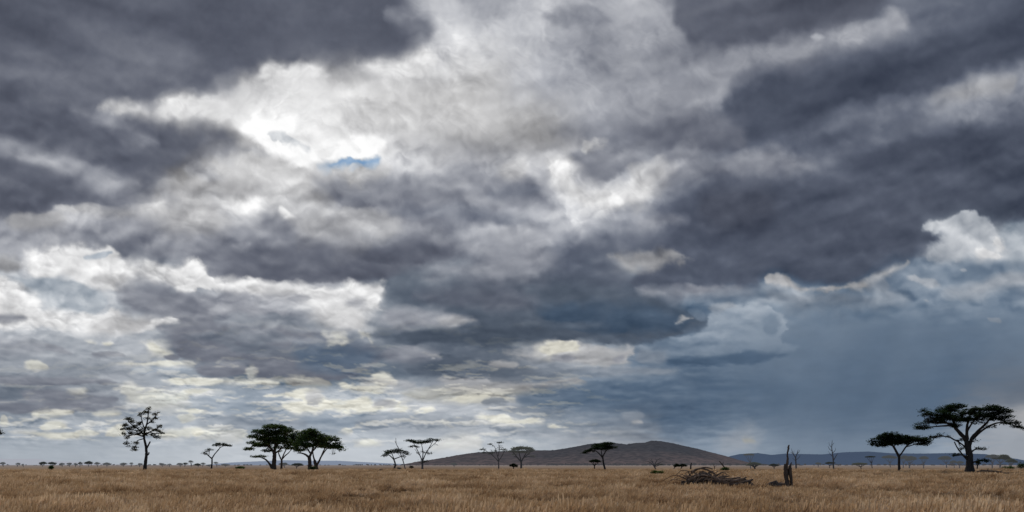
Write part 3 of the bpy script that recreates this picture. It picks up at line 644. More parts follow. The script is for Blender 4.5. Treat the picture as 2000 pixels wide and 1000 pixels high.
# --- the dense group
G1 = 'acacias clumped together left of centre'
tree('acacia_tree', 'leftmost and broadest tree of the dense acacia group left of centre', 'tree', (533, 916),
 [Q('534,916,13 535,905,9 536,893,8 536,880,7'), Q('531,912,6 525,903,4 518,896,3 508,892,1.6'), Q('536,884,6 528,874,4 518,868,3 505,866,2 490,872,1.2'), Q('536,882,6 538,866,5 540,850,3 538,838,2'),
  Q('530,876,3.5 520,862,3 508,850,2 498,848,1.4'), Q('537,872,4 550,860,3 560,848,2 566,842,1.2'), Q('536,886,3.5 546,878,2.4 556,870,1.6')],
 [(536,832,24,4.5),(504,841,12,5),(496,851,12,4.5),(485,875,11,3.5),(512,867,19,6),(536,852,26,9),(562,838,14,6),(552,860,18,8),(523,843,20,7),(522,879,12,3.5,.6),(505,890,17,2.6,.45),(495,863,12,4,.8),(516,856,16,6,.8),(549,842,16,7),(528,862,16,6),(542,872,12,4,.7),(510,855,10,4)],
 M_LEAFG, M_BARKW, 15, .40, 1.7, G1, twigs=6, twig_r=.09)
tree('acacia_tree', 'slim trunked tree squeezed into the middle of the dense acacia group left of centre', 'tree', (549, 915.5),
 [Q('549.5,916,4.5 550,906,3.8 550,897,3.6'), Q('550,898,3 545,887,2.4 543,878,1.6'), Q('550,897,3 556,890,2.4 563,884,1.8 570,876,1.2'), Q('551,894,2.4 560,875,2 574,858,1.4')],
 [(574,855,15,9),(569,872,15,6),(581,844,8,5),(559,866,10,6,.8),(584,862,12,7),(546,880,6,3,.4),(578,864,12,8),(566,848,10,6)], M_LEAFG, M_BARKW, 16, .40, 1.7, G1, twigs=5, twig_r=.08)
tree('acacia_tree', 'thick pale based tree right of the middle of the dense acacia group left of centre', 'tree', (606, 919),
 [Q('605,919,11 605,910,8 605,900,7.5 604,890,6'), Q('604,893,5 597,887,3.6 588,884,2.6 580,884,1.4'), Q('604,892,5 610,880,4 612,865,3 608,848,2'), Q('606,884,3.5 598,872,2.6 590,862,1.6'), Q('609,882,3 618,872,2.4 624,862,1.4')],
 [(607,841,18,5.5),(612,854,26,9),(592,865,19,9),(586,877,14,4.5),(620,865,18,7),(600,852,20,8),(634,852,10,5,.7),(598,845,14,6),(604,870,14,6,.8),(618,848,14,6)], M_LEAFG, M_BARKW, 17, .40, 1.7, G1, twigs=5, twig_r=.09)
tree('acacia_tree', 'rightmost tree of the dense acacia group, its crown sloping down to the right', 'tree', (619, 917),
 [Q('618,917,9 617,908,7 614,898,5.5'), Q('615,900,4 612,890,3 611,880,2'), Q('618,909,5 624,898,3.6 629,888,3 638,876,2.2 650,868,1.4'), Q('627,892,3 634,876,2.2 648,860,1.5'), Q('640,875,2 655,874,1.4 667,878,.9')],
 [(646,856,18,6),(660,865,10,5),(668,877,7,2.6),(641,869,19,6),(655,872,13,4),(628,861,16,8),(664,871,8,3),(651,886,3,2.6,.35)], M_LEAFG, M_BARKW, 18, .40, 1.7, G1, twigs=5, twig_r=.08)
# --- centre row
tree('acacia_tree', 'low flat acacia with twisting trunk beside a dead leaning trunk', 'tree', (769, 917),
 [Q('769,917,4 772,906,3.2 768,894,2.6'), Q('768,895,2.2 760,888,1.6 752,888,.9'), Q('769,896,2.2 782,891,1.6 797,886,.9'), Q('770,896,1.8 766,886,1.4 766,880,.9')],
 [(765,881,13,3.6),(751,888,6,3),(785,882,12,3.4),(797,886,5,2.5),(789,891,4,1.6,.6),(775,878,11,2.6),(758,884,8,3)], M_LEAF, M_BARK, 19, .34, 1.05, twigs=4)
tree('dead_tree', 'thin dead leaning trunk rising behind the low flat acacia', 'dead tree', (792, 917.5),
 [Q('792,917.5,2.4 789,905,2 784,890,1.8 778,874,1.6 774,866,1.2 773,854,.7'), Q('779,877,1.1 786,874,.7'), Q('774,866,.9 771,860,.5'), Q('787,898,1 793,890,.6'), Q('785,893,1 778,886,.6')], [], M_LEAF, M_BARK_MID, 20, twigs=0, lmin=.12)
tree('acacia_tree', 'tall acacia with thin dark leaf layers above upswept branches, right of the dead leaning trunk', 'tree', (825, 917),
 [Q('825,917,4.4 825,908,3.4 825.5,898,3'), Q('825,900,2.4 819,886,1.8 813,874,1.4 806,862,.9'), Q('825,899,2.4 826,882,1.8 823,866,1.1'), Q('825.5,899,2.4 832,884,1.8 838,874,1.6 846,860,.9'), Q('836,877,1.4 850,864,.9'), Q('819,888,1.2 810,876,.8'), Q('825,903,1.4 834,899,.9'), Q('824,905,1.2 816,900,.8')],
 [(799,859,9,1.8),(821,862,16,3.6),(842,858,10,3),(854,858,6,1.8),(851,867,4,1.4,.6),(809,871,11,1.8,.8),(808,861,8,2),(833,861,9,3),(828,880,12,6,.14),(828,900,11,4,.25),(841,885,6,3,.25),(818,884,7,4,.2)], M_LEAF, M_BARK_MID, 21, .34, 1.1, twigs=5)
tree('acacia_tree', 'thin see-through acacia with sparse broken crown before the hill\'s left slope', 'tree', (974, 917),
 [Q('974,917,3 974,908,2.4 973.5,898,2.4'), Q('973.5,900,2 966,892,1.6 957,884,1.2 945,878,.8'), Q('974,898,2 970,884,1.4 966,872,1 958,866,.7'), Q('974,899,1.8 980,890,1.5 985,880,1'), Q('973,890,1.4 975,876,1.1 974,864,.7')],
 [(974,863,8,1.4,.7),(958,866,6,1.4,.6),(943,876,7,2,.8),(945,883,5,1.4,.7),(985,877,9,1.8,.6),(958,885,7,1.4,.4),(965,871,4,3,.3),(978,872,6,4,.25),(968,880,10,5,.15)], M_LEAF_MID, M_BARK_MID, 22, .3, 1.0, twigs=4)
tree('acacia_tree', 'green broad topped acacia with spreading V of branches, right of the sparse see-through one', 'tree', (1018, 917),
 [Q('1018,917,4.6 1018,908,3.8 1018,900,3.4'), Q('1018,901,2.6 1010,892,2 1003,883,1.2'), Q('1018,900,2.6 1015,888,1.8 1012,878,1'), Q('1018,901,2.6 1024,890,2 1030,880,1.2'), Q('1022,894,1.8 1034,884,1.1'), Q('1012,893,1.3 1004,890,.8'), Q('1026,892,1.2 1040,890,.8')],
 [(1020,874,21,3),(1003,879,9,3.4),(1038,879,7,3.4),(1020,881,16,3,.6),(1041,890,4,1.6,.5),(1005,886,6,2,.4),(1034,886,5,2,.4),(1012,875,12,3),(1028,875,11,3)], M_LEAF_OLV, M_BARK_MID, 23, .34, 1.0, twigs=5)
tree('acacia_tree', 'dark umbrella acacia with leaning forked trunk standing in front of the hill', 'tree', (1182, 917),
 [Q('1182,917,4.4 1179,905,3.4 1177,892,3.2'), Q('1177,893,2.8 1170,885,2 1162,879,1.4 1150,880,.9'), Q('1177,892,2.8 1182,882,2.2 1190,874,1.2'), Q('1176,890,2 1174,878,1.4')],
 [(1186,865,14,3),(1171,869,18,4),(1195,872,11,3.6),(1152,879,10,3),(1143,883,7,2.6),(1181,874,16,4),(1160,874,10,3.4)], M_LEAF, M_BARK, 24, .34, 1.3, twigs=5)
tree('acacia_tree', 'tree mostly outside the frame, only its dark branch tip showing at the left edge', 'tree', (-34, 917),
 [Q('-34,917,8 -33,895,6 -30,872,5'), Q('-30,874,4 -16,858,2.6 2,846,1.4'), Q('-31,876,4 -44,860,2.4 -60,848,1.4'), Q('-30,872,3 -28,850,2 -28,838,1.4')],
 [(1,844,6,4.4),(-8,838,10,4),(-28,832,18,5),(-50,840,16,5),(-66,848,10,4),(-30,845,20,5)], M_LEAF, M_BARK, 25, .36, 1.0, twigs=3)

# --- small umbrella trees of the middle distance: bearing of crown, half width, half height, base, trunk
def umbrella(cx, cy, rx, rz, bx, by, tw, leaf, bark, seed, label, name='umbrella_acacia', cat='tree', dens=2.2, group=None, fork=True):
    dist = CAM_H * FOC / max(by - HG, 2.9)
    s = dist / FOC
    d = by - HG
    l0 = Q(f'{bx},{by},{tw} {bx*.7+cx*.3:.2f},{by*.6+cy*.4:.2f},{tw*.8:.2f}')
    k = (bx * .7 + cx * .3, by * .6 + cy * .4)
    limbs = [l0]
    for f in (-.7, -.25, .3, .75):
        limbs.append([(k[0], k[1], tw * .6), (k[0] + (cx + f * rx - k[0]) * .55, k[1] + (cy - k[1]) * .5, tw * .42), (cx + f * rx, cy + rz * .2, tw * .22)])
    rg = random.Random(seed)
    pads = [(cx, cy, rx * .8, rz * .8), (cx - rx * rg.uniform(.35, .6), cy + rz * rg.uniform(0, .5), rx * .42, rz * .6), (cx + rx * rg.uniform(.35, .6), cy + rz * rg.uniform(0, .5), rx * .42, rz * .6), (cx + rx * rg.uniform(-.3, .3), cy - rz * .35, rx * .45, rz * .5)]
    ls = max(.22, s * .75)
    return tree(name, label, cat, (bx, by), limbs, pads, leaf, bark, seed, ls, dens, group, twigs=2, twig_r=.04)
U = [
 (1161.5,899,13,3.6,1161,915.5,2.6,M_LEAF,M_BARK,'small dark mushroom shaped acacia tucked under the umbrella acacia before the hill'),
 (1003,907.5,9,4,1003,915,2,M_LEAF,M_BARK,'round dark shrub on a short stem left of the green broad topped acacia'),
 (1322,907.5,8,3.4,1316,914.5,2,M_LEAF,M_BARK,'left half of the pair of low dark umbrella trees beyond the deadwood pile'),
 (1334,907.5,8,3.2,1330,914.5,2,M_LEAF,M_BARK,'right half of the pair of low dark umbrella trees beyond the deadwood pile'),
 (1473,905,15,3.8,1474,915.5,4.4,M_LEAF_OLV,M_BARK_MID,'squat olive umbrella tree between the deadwood pile and the splintered stump'),
 (1511.5,907,10,2.4,1512,914.5,2,M_LEAF_MID,M_BARK_MID,'low thin umbrella tree just left of the splintered stump'),
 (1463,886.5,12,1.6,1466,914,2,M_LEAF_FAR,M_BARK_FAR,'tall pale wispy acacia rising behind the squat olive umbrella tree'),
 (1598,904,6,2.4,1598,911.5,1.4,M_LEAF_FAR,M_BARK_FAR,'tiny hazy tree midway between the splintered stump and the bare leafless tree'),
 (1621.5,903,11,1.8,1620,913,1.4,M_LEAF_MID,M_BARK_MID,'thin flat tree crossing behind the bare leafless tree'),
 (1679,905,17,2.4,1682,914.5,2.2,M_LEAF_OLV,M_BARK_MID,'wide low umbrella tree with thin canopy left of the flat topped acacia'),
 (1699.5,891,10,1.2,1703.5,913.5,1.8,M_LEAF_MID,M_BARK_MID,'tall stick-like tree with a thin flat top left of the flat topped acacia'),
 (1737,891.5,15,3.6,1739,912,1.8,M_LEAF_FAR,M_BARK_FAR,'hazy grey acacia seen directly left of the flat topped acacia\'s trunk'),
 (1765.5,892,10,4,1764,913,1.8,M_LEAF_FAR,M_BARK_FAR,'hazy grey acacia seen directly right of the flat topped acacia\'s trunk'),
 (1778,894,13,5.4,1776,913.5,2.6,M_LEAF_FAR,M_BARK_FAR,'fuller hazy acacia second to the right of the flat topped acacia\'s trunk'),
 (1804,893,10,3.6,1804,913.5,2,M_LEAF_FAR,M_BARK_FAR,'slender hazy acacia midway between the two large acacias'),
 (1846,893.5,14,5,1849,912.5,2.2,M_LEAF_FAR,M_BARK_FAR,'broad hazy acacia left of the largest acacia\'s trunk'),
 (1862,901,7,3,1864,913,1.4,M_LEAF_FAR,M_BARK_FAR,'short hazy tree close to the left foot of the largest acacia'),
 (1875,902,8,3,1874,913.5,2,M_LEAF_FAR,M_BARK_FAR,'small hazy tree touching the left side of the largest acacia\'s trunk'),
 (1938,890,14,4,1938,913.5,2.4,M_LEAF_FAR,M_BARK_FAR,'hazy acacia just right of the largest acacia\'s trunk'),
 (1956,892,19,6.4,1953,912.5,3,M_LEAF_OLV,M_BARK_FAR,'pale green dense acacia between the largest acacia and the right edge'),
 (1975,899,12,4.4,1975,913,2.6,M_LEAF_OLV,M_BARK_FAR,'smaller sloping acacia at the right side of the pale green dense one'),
 (1910,902,6,3.6,1908.5,914.5,2.6,M_LEAF,M_BARK,'small dark tree close against the right foot of the largest acacia'),
 (581,906,13,2.6,579,914,1.8,M_LEAF_MID,M_BARK_MID,'small umbrella tree seen beneath the dense acacia group'),
 (553,905,10,2.6,556,912.5,1.6,M_LEAF_FAR,M_BARK_FAR,'pale rounded tree seen through the trunks of the dense acacia group'),
 (804,910.5,4.5,2.4,804,914.5,1.2,M_LEAF,M_BARK,'small dark bush between the two central acacias left of the hill'),
 (886,905,7,2,887,911.5,1.2,M_LEAF_FAR,M_BARK_FAR,'lone faint umbrella tree on the plain below the hill\'s left end'),
]
for i, (cx, cy, rx, rz, bx, by, tw, lm, bm_, lab) in enumerate(U):
    umbrella(cx, cy, rx, rz, bx, by, tw, lm, bm_, 100 + i, lab)
# row of small trees on the left horizon
HR = [(5,904,6,2.6,'low tree at the extreme left end of the horizon row'),(35,905,5,2,'small tree second from the left end of the horizon row'),(44,906.5,3,1.4,'tiny shrub beside the second tree of the left horizon row'),
 (84,903.5,9,3,'left part of the long low thicket on the left horizon'),(102,904,9,2.8,'right part of the long low thicket on the left horizon'),(121,905,6,2,'arched umbrella tree right of the long low thicket'),(135,904.5,6,1.8,'thin flat tree second to the right of the long low thicket'),
 (148,905.5,4,1.8,'small tree just left of a taller pair on the left horizon'),(157,903.5,5,2.8,'taller tree left of the dark clump on the left horizon'),(173,903,9,4,'darkest clump in the left horizon row'),(190,904,6,2.6,'paler tree hugging the right side of the darkest horizon clump'),
 (209,905,10,2.4,'wide umbrella tree midway between the darkest clump and the tall half bare tree'),(241,905,8,2.4,'umbrella tree on the horizon just left of the tall half bare tree'),(257,904.5,4,1.8,'tiny tree close left of the tall half bare trunk'),(274,905.5,5,1.8,'tree half hidden by the tall half bare trunk'),
 (315.5,905.5,6,2.2,'first horizon tree right of the tall half bare tree'),(331,906,3,1.6,'tiniest shrub right of the tall half bare tree'),(352,905.5,7,2.6,'left tree of the horizon cluster before the small tilted acacia'),(362,904.5,5,2.8,'second tree of the horizon cluster before the small tilted acacia'),
 (373,900.5,5,2.6,'tallest wispy tree of the horizon cluster before the small tilted acacia'),(386,906.5,8,2.8,'dark low tree on the left side of the small tilted acacia'),(397,904.5,5,2,'little arched tree close left of the small tilted acacia'),(407,908,4,1.6,'low shrub at the left foot of the small tilted acacia'),
 (422,903,5,2,'little tree peeping out right of the small tilted acacia\'s trunk'),(440,907,10,1.8,'low flat thicket right of the small tilted acacia')]
for i, (cx, cy, rx, rz, lab) in enumerate(HR):
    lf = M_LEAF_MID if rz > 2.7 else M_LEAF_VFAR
    umbrella(cx, cy - .3, rx, rz, cx + random.Random(i).uniform(-2, 2), 910.6 + (i % 3) * .35, 1.2, lf, M_BARK_FAR, 200 + i, lab, 'horizon_tree', group='small trees along the left horizon', dens=1.3)

# bare and dead trees
def dead(name, label, base, limbs, bark, seed, cat='dead tree'):
    return tree(name, label, cat, base, [Q(l) for l in limbs], [], M_LEAF, bark, seed, twigs=0, lmin=.07)
dead('dead_tree', 'tall leafless tree with upright bare branches right of the splintered stump', (1628, 915.5), ['1628,915.5,3.4 1627.5,900,2.6 1626.5,888,2.2 1624.5,874,1.6 1625.5,859,.7', '1628,898,1.8 1632,891,1.4 1635,886,.9', '1626,884,1.3 1631,879,.9 1632,874,.5', '1625.5,880,1.2 1620,876,.9 1617,870,.5', '1624.5,873,1 1620,868,.7 1619,862,.4', '1625,869,.9 1629,864,.6', '1625.5,890,1.1 1620,884,.7 1618,880,.4', '1634,888,.8 1637,884,.4'], M_BARK_MID, 31)
dead('dead_tree', 'leafless tree with a fan of thin branches close behind the splintered stump', (1555, 914.5), ['1555,915,3.4 1554.5,903,2.6 1554,892,2.2', '1554,893,1.8 1550,887,1.4 1547,880,.9 1546,875,.5', '1554,892,1.8 1557,884,1.4 1559,877,.7', '1556,886,1.2 1561,881,.8 1563,877,.4', '1549,885,1 1544,882,.6', '1554,898,1.2 1560,893,.9 1563,888,.5', '1550,887,.8 1551,879,.5', '1554,899,1 1548,894,.6'], M_BARK_MID, 32)
tree('dead_tree', 'spreading dead shrub with arching bare branches between the hill and the green bush', 'dead tree', (1280, 916.5), [Q(t) for t in
 ['1280,916.5,4 1279,912,3.2 1277,908,2.6', '1277,909,2 1271,903,1.4 1263,900,.8 1259,901,.5', '1277,908,2 1274,900,1.4 1271,894,.7', '1278,908,2 1282,900,1.4 1288,895,.8 1291,896,.4', '1279,909,1.7 1287,903,1.2 1296,900,.6', '1274,902,1 1268,896,.6', '1283,900,1 1280,894,.5', '1270,903,.9 1264,905,.5', '1280,910,1.5 1290,907,1 1298,906,.5']],
 [(1287,906,7,1.6,.6)], M_LEAF_MID, M_BARK_MID, 33, .3, 1, twigs=4)
dead('dead_tree', 'short upright dead post behind the left end of the deadwood pile', (1349, 915.5), ['1349,915.5,3.2 1349.3,909,2.8 1350.5,903,2.2'], M_BARK, 34, 'dead trunk')
dead('dead_tree', 'slanting dead trunk behind the bright green bush', (1417, 914), ['1417,914,2.6 1411,907,2.2 1405,899.5,1.6', '1411,907,1.4 1413,901,.8'], M_BARKW, 35, 'dead trunk')
dead('dead_tree', 'thin broken snag rising just above the top of the deadwood pile', (1396, 916), ['1396,916,2 1395,910,1.6 1393,905,.9', '1395,911,1 1399,908,.6'], M_DEAD, 36, 'dead trunk')

# small shrubs lying in the grass
def bush(name, label, cat, px, py, rx, rz, leaf, seed, dens=1.0):
    rng = random.Random(seed); x0, y0 = where_g(px, py); s = y0 / FOC
    e = empty(name, (x0, y0, 0), label, cat)
    V, F = [], []; R, H = rx * s, rz * s; ls = max(.09, s * .7)
    for k in range(4):
        a = rng.uniform(-.7, .7)
        leaf_cloud(V, F, rng, (a * R * .8, rng.uniform(-.3, .3) * R, H * rng.uniform(1.0, 1.7) + .55), (R * .5, R * .5, H * .95), int(1500 * dens), ls)
    SV, SF = [], []
    for k in range(9):
        a = rng.uniform(0, 6.28); q = rng.uniform(.3, .9)
        tube(SV, SF, [(0, 0, -.1), (math.cos(a) * R * q * .5, math.sin(a) * R * q * .3, H * .6 + .2), (math.cos(a) * R * q, math.sin(a) * R * q * .6, H * 1.4 + .3)], [.05, .035, .012], 4)
    mesh_obj('stems', SV, SF, M_BARK, e); mesh_obj('foliage', V, F, leaf, e, smooth=False); return e
bush('bush', 'bright green low bush lying behind the deadwood pile', 'bush', 1419.5, 921, 14, 3.6, M_BUSH, 51)
bush('bush', 'low green bush in the grass left of the deadwood pile', 'bush', 1282, 929, 14, 3.2, M_BUSH, 52, .7)
bush('bush', 'flat dark green bush in the grass left of the dense acacia group', 'bush', 469, 916.5, 15, 2.6, M_BUSH, 53)
bush('bush', 'small yellow green bush near the left edge', 'bush', 99, 919, 7, 4, M_BUSH, 54)
bush('bush', 'rounded dark green bush at the right edge', 'bush', 1994, 917, 8, 6, M_BUSH, 55)
bush('bush', 'low green bush between the fallen trunk and the right edge', 'bush', 1970, 918, 13, 3, M_BUSH, 56, .8)
bush('bush', 'small low bush between the low flat acacia and its neighbour', 'bush', 779, 917.5, 5, 1.6, M_LEAF_MID, 57, .7)
bush('bush', 'dark shrub pressed against the foot of the thick pale based tree', 'bush', 611, 919.5, 6, 3.4, M_LEAFG, 58)

# termite mound
def mound():
    x0, y0 = where_g(745, 920); s = y0 / FOC
    V, F = [], []; n, m = 20, 7
    for j in range(m):
        t = j / (m - 1); r = math.cos(t * 1.45) * 8 * s; z = math.sin(t * 1.5708) * (5.2 * s + .3) - .1
        for i in range(n):
            a = i / n * 6.2832; k = 1 + .35 * noise.noise(Vector((math.cos(a) * 1.5, math.sin(a) * 1.5, z)))
            V.append((math.cos(a) * r * k, math.sin(a) * r * k, z * (1 + .3 * noise.noise(Vector((a, 3, t * 2))))))
    for j in range(m - 1):
        for i in range(n): F.append((j * n + i, j * n + (i + 1) % n, (j + 1) * n + (i + 1) % n, (j + 1) * n + i))
    F.append(tuple((m - 1) * n + i for i in range(n)))
    o = mesh_obj('termite_mound', V, F, bark_mat('mound_earth', (.03, .018, .012), (.09, .05, .032), 0, 1.5), loc=(x0, y0, 0))
    tag(o, 'low reddish brown earth mound left of the low flat acacia', 'mound')
mound()

# ------------------------------------------------------------------ deadwood pile, stump, fallen logs
def wood_item(name, base, polys, mat, parent, s, seed, depth=1.2, n=9):
    if len(polys) > 1:
        for i, l in enumerate(polys): wood_item('branch' if name == 'branches' else name, base, [l], mat, parent, s, seed * 31 + i, depth, n)
        return
    if name == 'branches': name = 'branch'
    rng = random.Random(seed); V, F = [], []
    for l in polys:
        ys = rng.uniform(-depth, depth); ye = ys + rng.uniform(-depth, depth) * .7
        pts = []
        for i, q in enumerate(l):
            f = i / (len(l) - 1)
            yy = ys + (ye - ys) * f; bx_, by_ = where_g(*base)
            pts.append(((q[0] - 1000) / FOC * (by_ + yy) - bx_, yy, max(CAM_H + (HG - q[1]) / FOC * (by_ + yy), -.08), q[2] * s * .5))
        sp = spline(pts, 5); sp = [(a + rng.gauss(0, .012), b + rng.gauss(0, .02), c + rng.gauss(0, .012), d) for a, b, c, d in sp]
        tube(V, F, [p[:3] for p in sp], [max(p[3], .012) for p in sp], n, .22)
    return mesh_obj(name, V, F, mat, parent)
PB = (1398, 948); px0, py0 = where_g(*PB); ps = py0 / FOC
LONG = [Q('1336,944,4 1352,934,5 1368,928,4.4 1388,930,3.6 1404,938,3'), Q('1392,930,4 1408,937,5 1430,938,5.6 1450,935,4.4 1458,931,2'), Q('1404,946,6 1424,941,6.4 1446,944,6 1464,947,4'), Q('1350,920,2.6 1366,914,3 1384,918,3 1400,928,2.4'), Q('1343,930,2.4 1360,917,3 1376,912,2.6 1392,915,2'), Q('1380,944,5 1395,935,5 1412,930,4 1424,929,2.4')]
pile = empty('deadwood_pile', (px0, py0, 0), 'tangled heap of fallen grey brown branches lying in the grass', 'deadwood')
wood_item('fallen_trunk', PB, [Q('1332,946,7 1352,941,8 1375,936,9 1398,940,8 1420,944,6 1440,946,5'), Q('1345,944,9 1365,946,10 1390,945,9 1410,948,7')], M_CHAR, pile, ps, 1, .5)
wood_item('fallen_trunk', PB, [Q('1362,926,4 1380,934,5 1400,941,5 1418,938,5 1436,937,4 1448,934,4'), Q('1398,934,4 1412,933,5 1425,935,4.4 1441,932,4 1446,931,2')], M_DEAD, pile, ps, 2, .7)
wood_item('fallen_trunk', PB, [Q('1370,946,4 1380,940,4.5 1392,939,4 1405,943,5 1425,941,4 1442,943,5 1456,948,4')], M_DEAD, pile, ps, 3, .8)
wood_item('fallen_trunk', PB, LONG, M_DEAD, pile, ps, 21, .8)
wood_item('fallen_trunk', PB, [[(q[0] + 5 + rng_j * 7, q[1] + 4, q[2] * 1.25) for q in l] for rng_j, l in enumerate(LONG[:3])], M_CHAR, pile, ps, 22, .9)
wood_item('fallen_trunk', PB, [Q('1338,946,8 1350,935,8 1364,928,8 1380,930,8 1392,940,7'), Q('1350,944,8 1362,932,9 1378,925,7 1394,934,7 1408,944,6')], M_CHAR, pile, ps, 23, .5)
wood_item('broken_stub', PB, [Q('1444,945,8 1450,938,7 1455,932,3'), Q('1452,934,4 1460,940,6 1470,945,4'), Q('1440,946,6 1455,947,5 1466,946,3')], M_CHAR, pile, ps, 4, .5)
rng = random.Random(5); br = []
for k in range(56):      # arching loops of the toppled crown
    x = 1334 + rng.triangular(0, 96, 34); top = 913 + abs(x - 1374) * .30 + rng.uniform(0, 14); lean = rng.gauss(0, 14); r = rng.uniform(1.2, 3.4)
    x2 = x + lean; kx = rng.gauss(0, 5)
    br.append([(x, 947 - rng.uniform(0, 5), r), (x * .7 + x2 * .3 + kx, 947 * .6 + top * .4, r * .9), (x * .3 + x2 * .7 - kx * .6, 947 * .25 + top * .75, r * .7), (x2 + lean * .3, top + rng.uniform(-1, 4), r * .5), (x2 + lean * .9 + rng.gauss(0, 5), top + rng.uniform(2, 14), r * .3)])
wood_item('branches', PB, br[:38], M_DEAD, pile, ps, 6, 1.0, 6)
wood_item('branches', PB, br[38:] + [[(1334 + 9 * k + rng.uniform(-3, 3), 946, 3), (1340 + 9 * k + rng.uniform(-8, 8), 936 + rng.uniform(-4, 4), 4), (1350 + 9 * k + rng.uniform(-6, 6), 941 + rng.uniform(-4, 3), 3)] for k in range(9)], M_CHAR, pile, ps, 7, .9, 6)
wood_item('branches', PB, [[(1345 + rng.uniform(0, 112), 948, rng.uniform(.8, 2)), (1348 + rng.uniform(0, 112), 940 + rng.uniform(-6, 4), 1.4), (1350 + rng.uniform(0, 112), 944, .8)] for k in range(16)], M_DEAD, pile, ps, 8, 1.4, 5)

SB = (1541, 947); sx0, sy0 = where_g(*SB); ss = sy0 / FOC
stump = empty('dead_stump', (sx0, sy0, 0), 'splintered dark standing stump with one tall jagged spike', 'stump')
def slab(pts, n=10, seed=0, mat=M_CHAR, name='trunk'):
    V, F = [], []; sp = spline([((q[0] - SB[0]) * ss, q[3] if len(q) > 3 else 0, (SB[1] - q[1]) * ss + .28, q[2] * ss * .5) for q in pts], 5)
    if pts[0][1] > 940: sp = [(sp[0][0], sp[0][1], -.15, sp[0][3] * 1.2)] + sp
    rg = random.Random(seed)
    tube(V, F, [(p[0] + rg.gauss(0, .015), p[1], p[2]) for p in sp], [p[3] * rg.uniform(.9, 1.1) for p in sp], n, .35)
    return mesh_obj(name, V, F, mat, stump)
slab([(1537,949,9,0),(1536.5,935,7,0),(1535,922,7.5,0),(1534,912,6.5,0),(1537,903,5,0),(1538,893,3.8,0),(1538,884,3,0),(1540,875,3.2,0),(1540.6,868,2.2,0)], 11, 1)
slab([(1546.5,949,7,.1),(1546.5,937,5,.1),(1545,925,5.5,.1),(1543.5,914,6,.05),(1545,907,3.6,.1),(1547,902,1.6,.1)], 9, 2)
slab([(1534,917,5,-.1),(1532,909,3.6,-.1),(1531,905,1.6,-.1)], 7, 3, name='broken_branch')
slab([(1541,950,7,.25),(1541,938,4.5,.3),(1540,926,5.5,.3),(1539,916,4.5,.3)], 9, 4)
lb = (1515, 949)
log = empty('fallen_log', (*where_g(*lb), 0), 'dark fallen log lying against the left foot of the splintered stump', 'log')
wood_item('trunk', lb, [Q('1493,948,4 1502,945,6 1512,942,8 1522,944,5.5 1534,945,5'), Q('1497,949,4 1510,947,6 1528,948,5')], M_CHAR, log, where_g(*lb)[1] / FOC, 9, .25)
wood_item('branches', lb, [Q('1508,942,2.4 1513,938,1.8 1517,938,1'), Q('1517,946,2 1524,941,1.4 1530,941,.8'), Q('1494,948,1.8 1490,946,1')], M_DEAD, log, where_g(*lb)[1] / FOC, 10, .3, 6)
lb2 = (1940, 926)
log2 = empty('fallen_log', (*where_g(*lb2), 0), 'long dark fallen trunk stretching right from the foot of the largest acacia', 'log')
wood_item('trunk', lb2, [Q('1906,921,3.4 1918,918.5,3 1935,919,3 1952,921,3.2 1966,924,3.4 1974,926,2')], M_CHAR, log2, where_g(*lb2)[1] / FOC, 11, .5)
wood_item('branches', lb2, [Q('1952,921,1.6 1958,917,1 1962,916,.6'), Q('1925,919,1.4 1931,915,.8'), Q('1964,924,1.4 1971,921,.8')], M_CHAR, log2, where_g(*lb2)[1] / FOC, 12, .4, 5)
lb3 = (1996, 927)
log3 = empty('fallen_log', (*where_g(*lb3), 0), 'short forked piece of dead wood on the grass at the right edge', 'log')
wood_item('trunk', lb3, [Q('1988,925,1.8 1994,923,3 2002,925,3.6 2012,926,3'), Q('1994,924,2 2001,921,1.6 2006,918,.9')], M_CHAR, log3, where_g(*lb3)[1] / FOC, 13, .3)

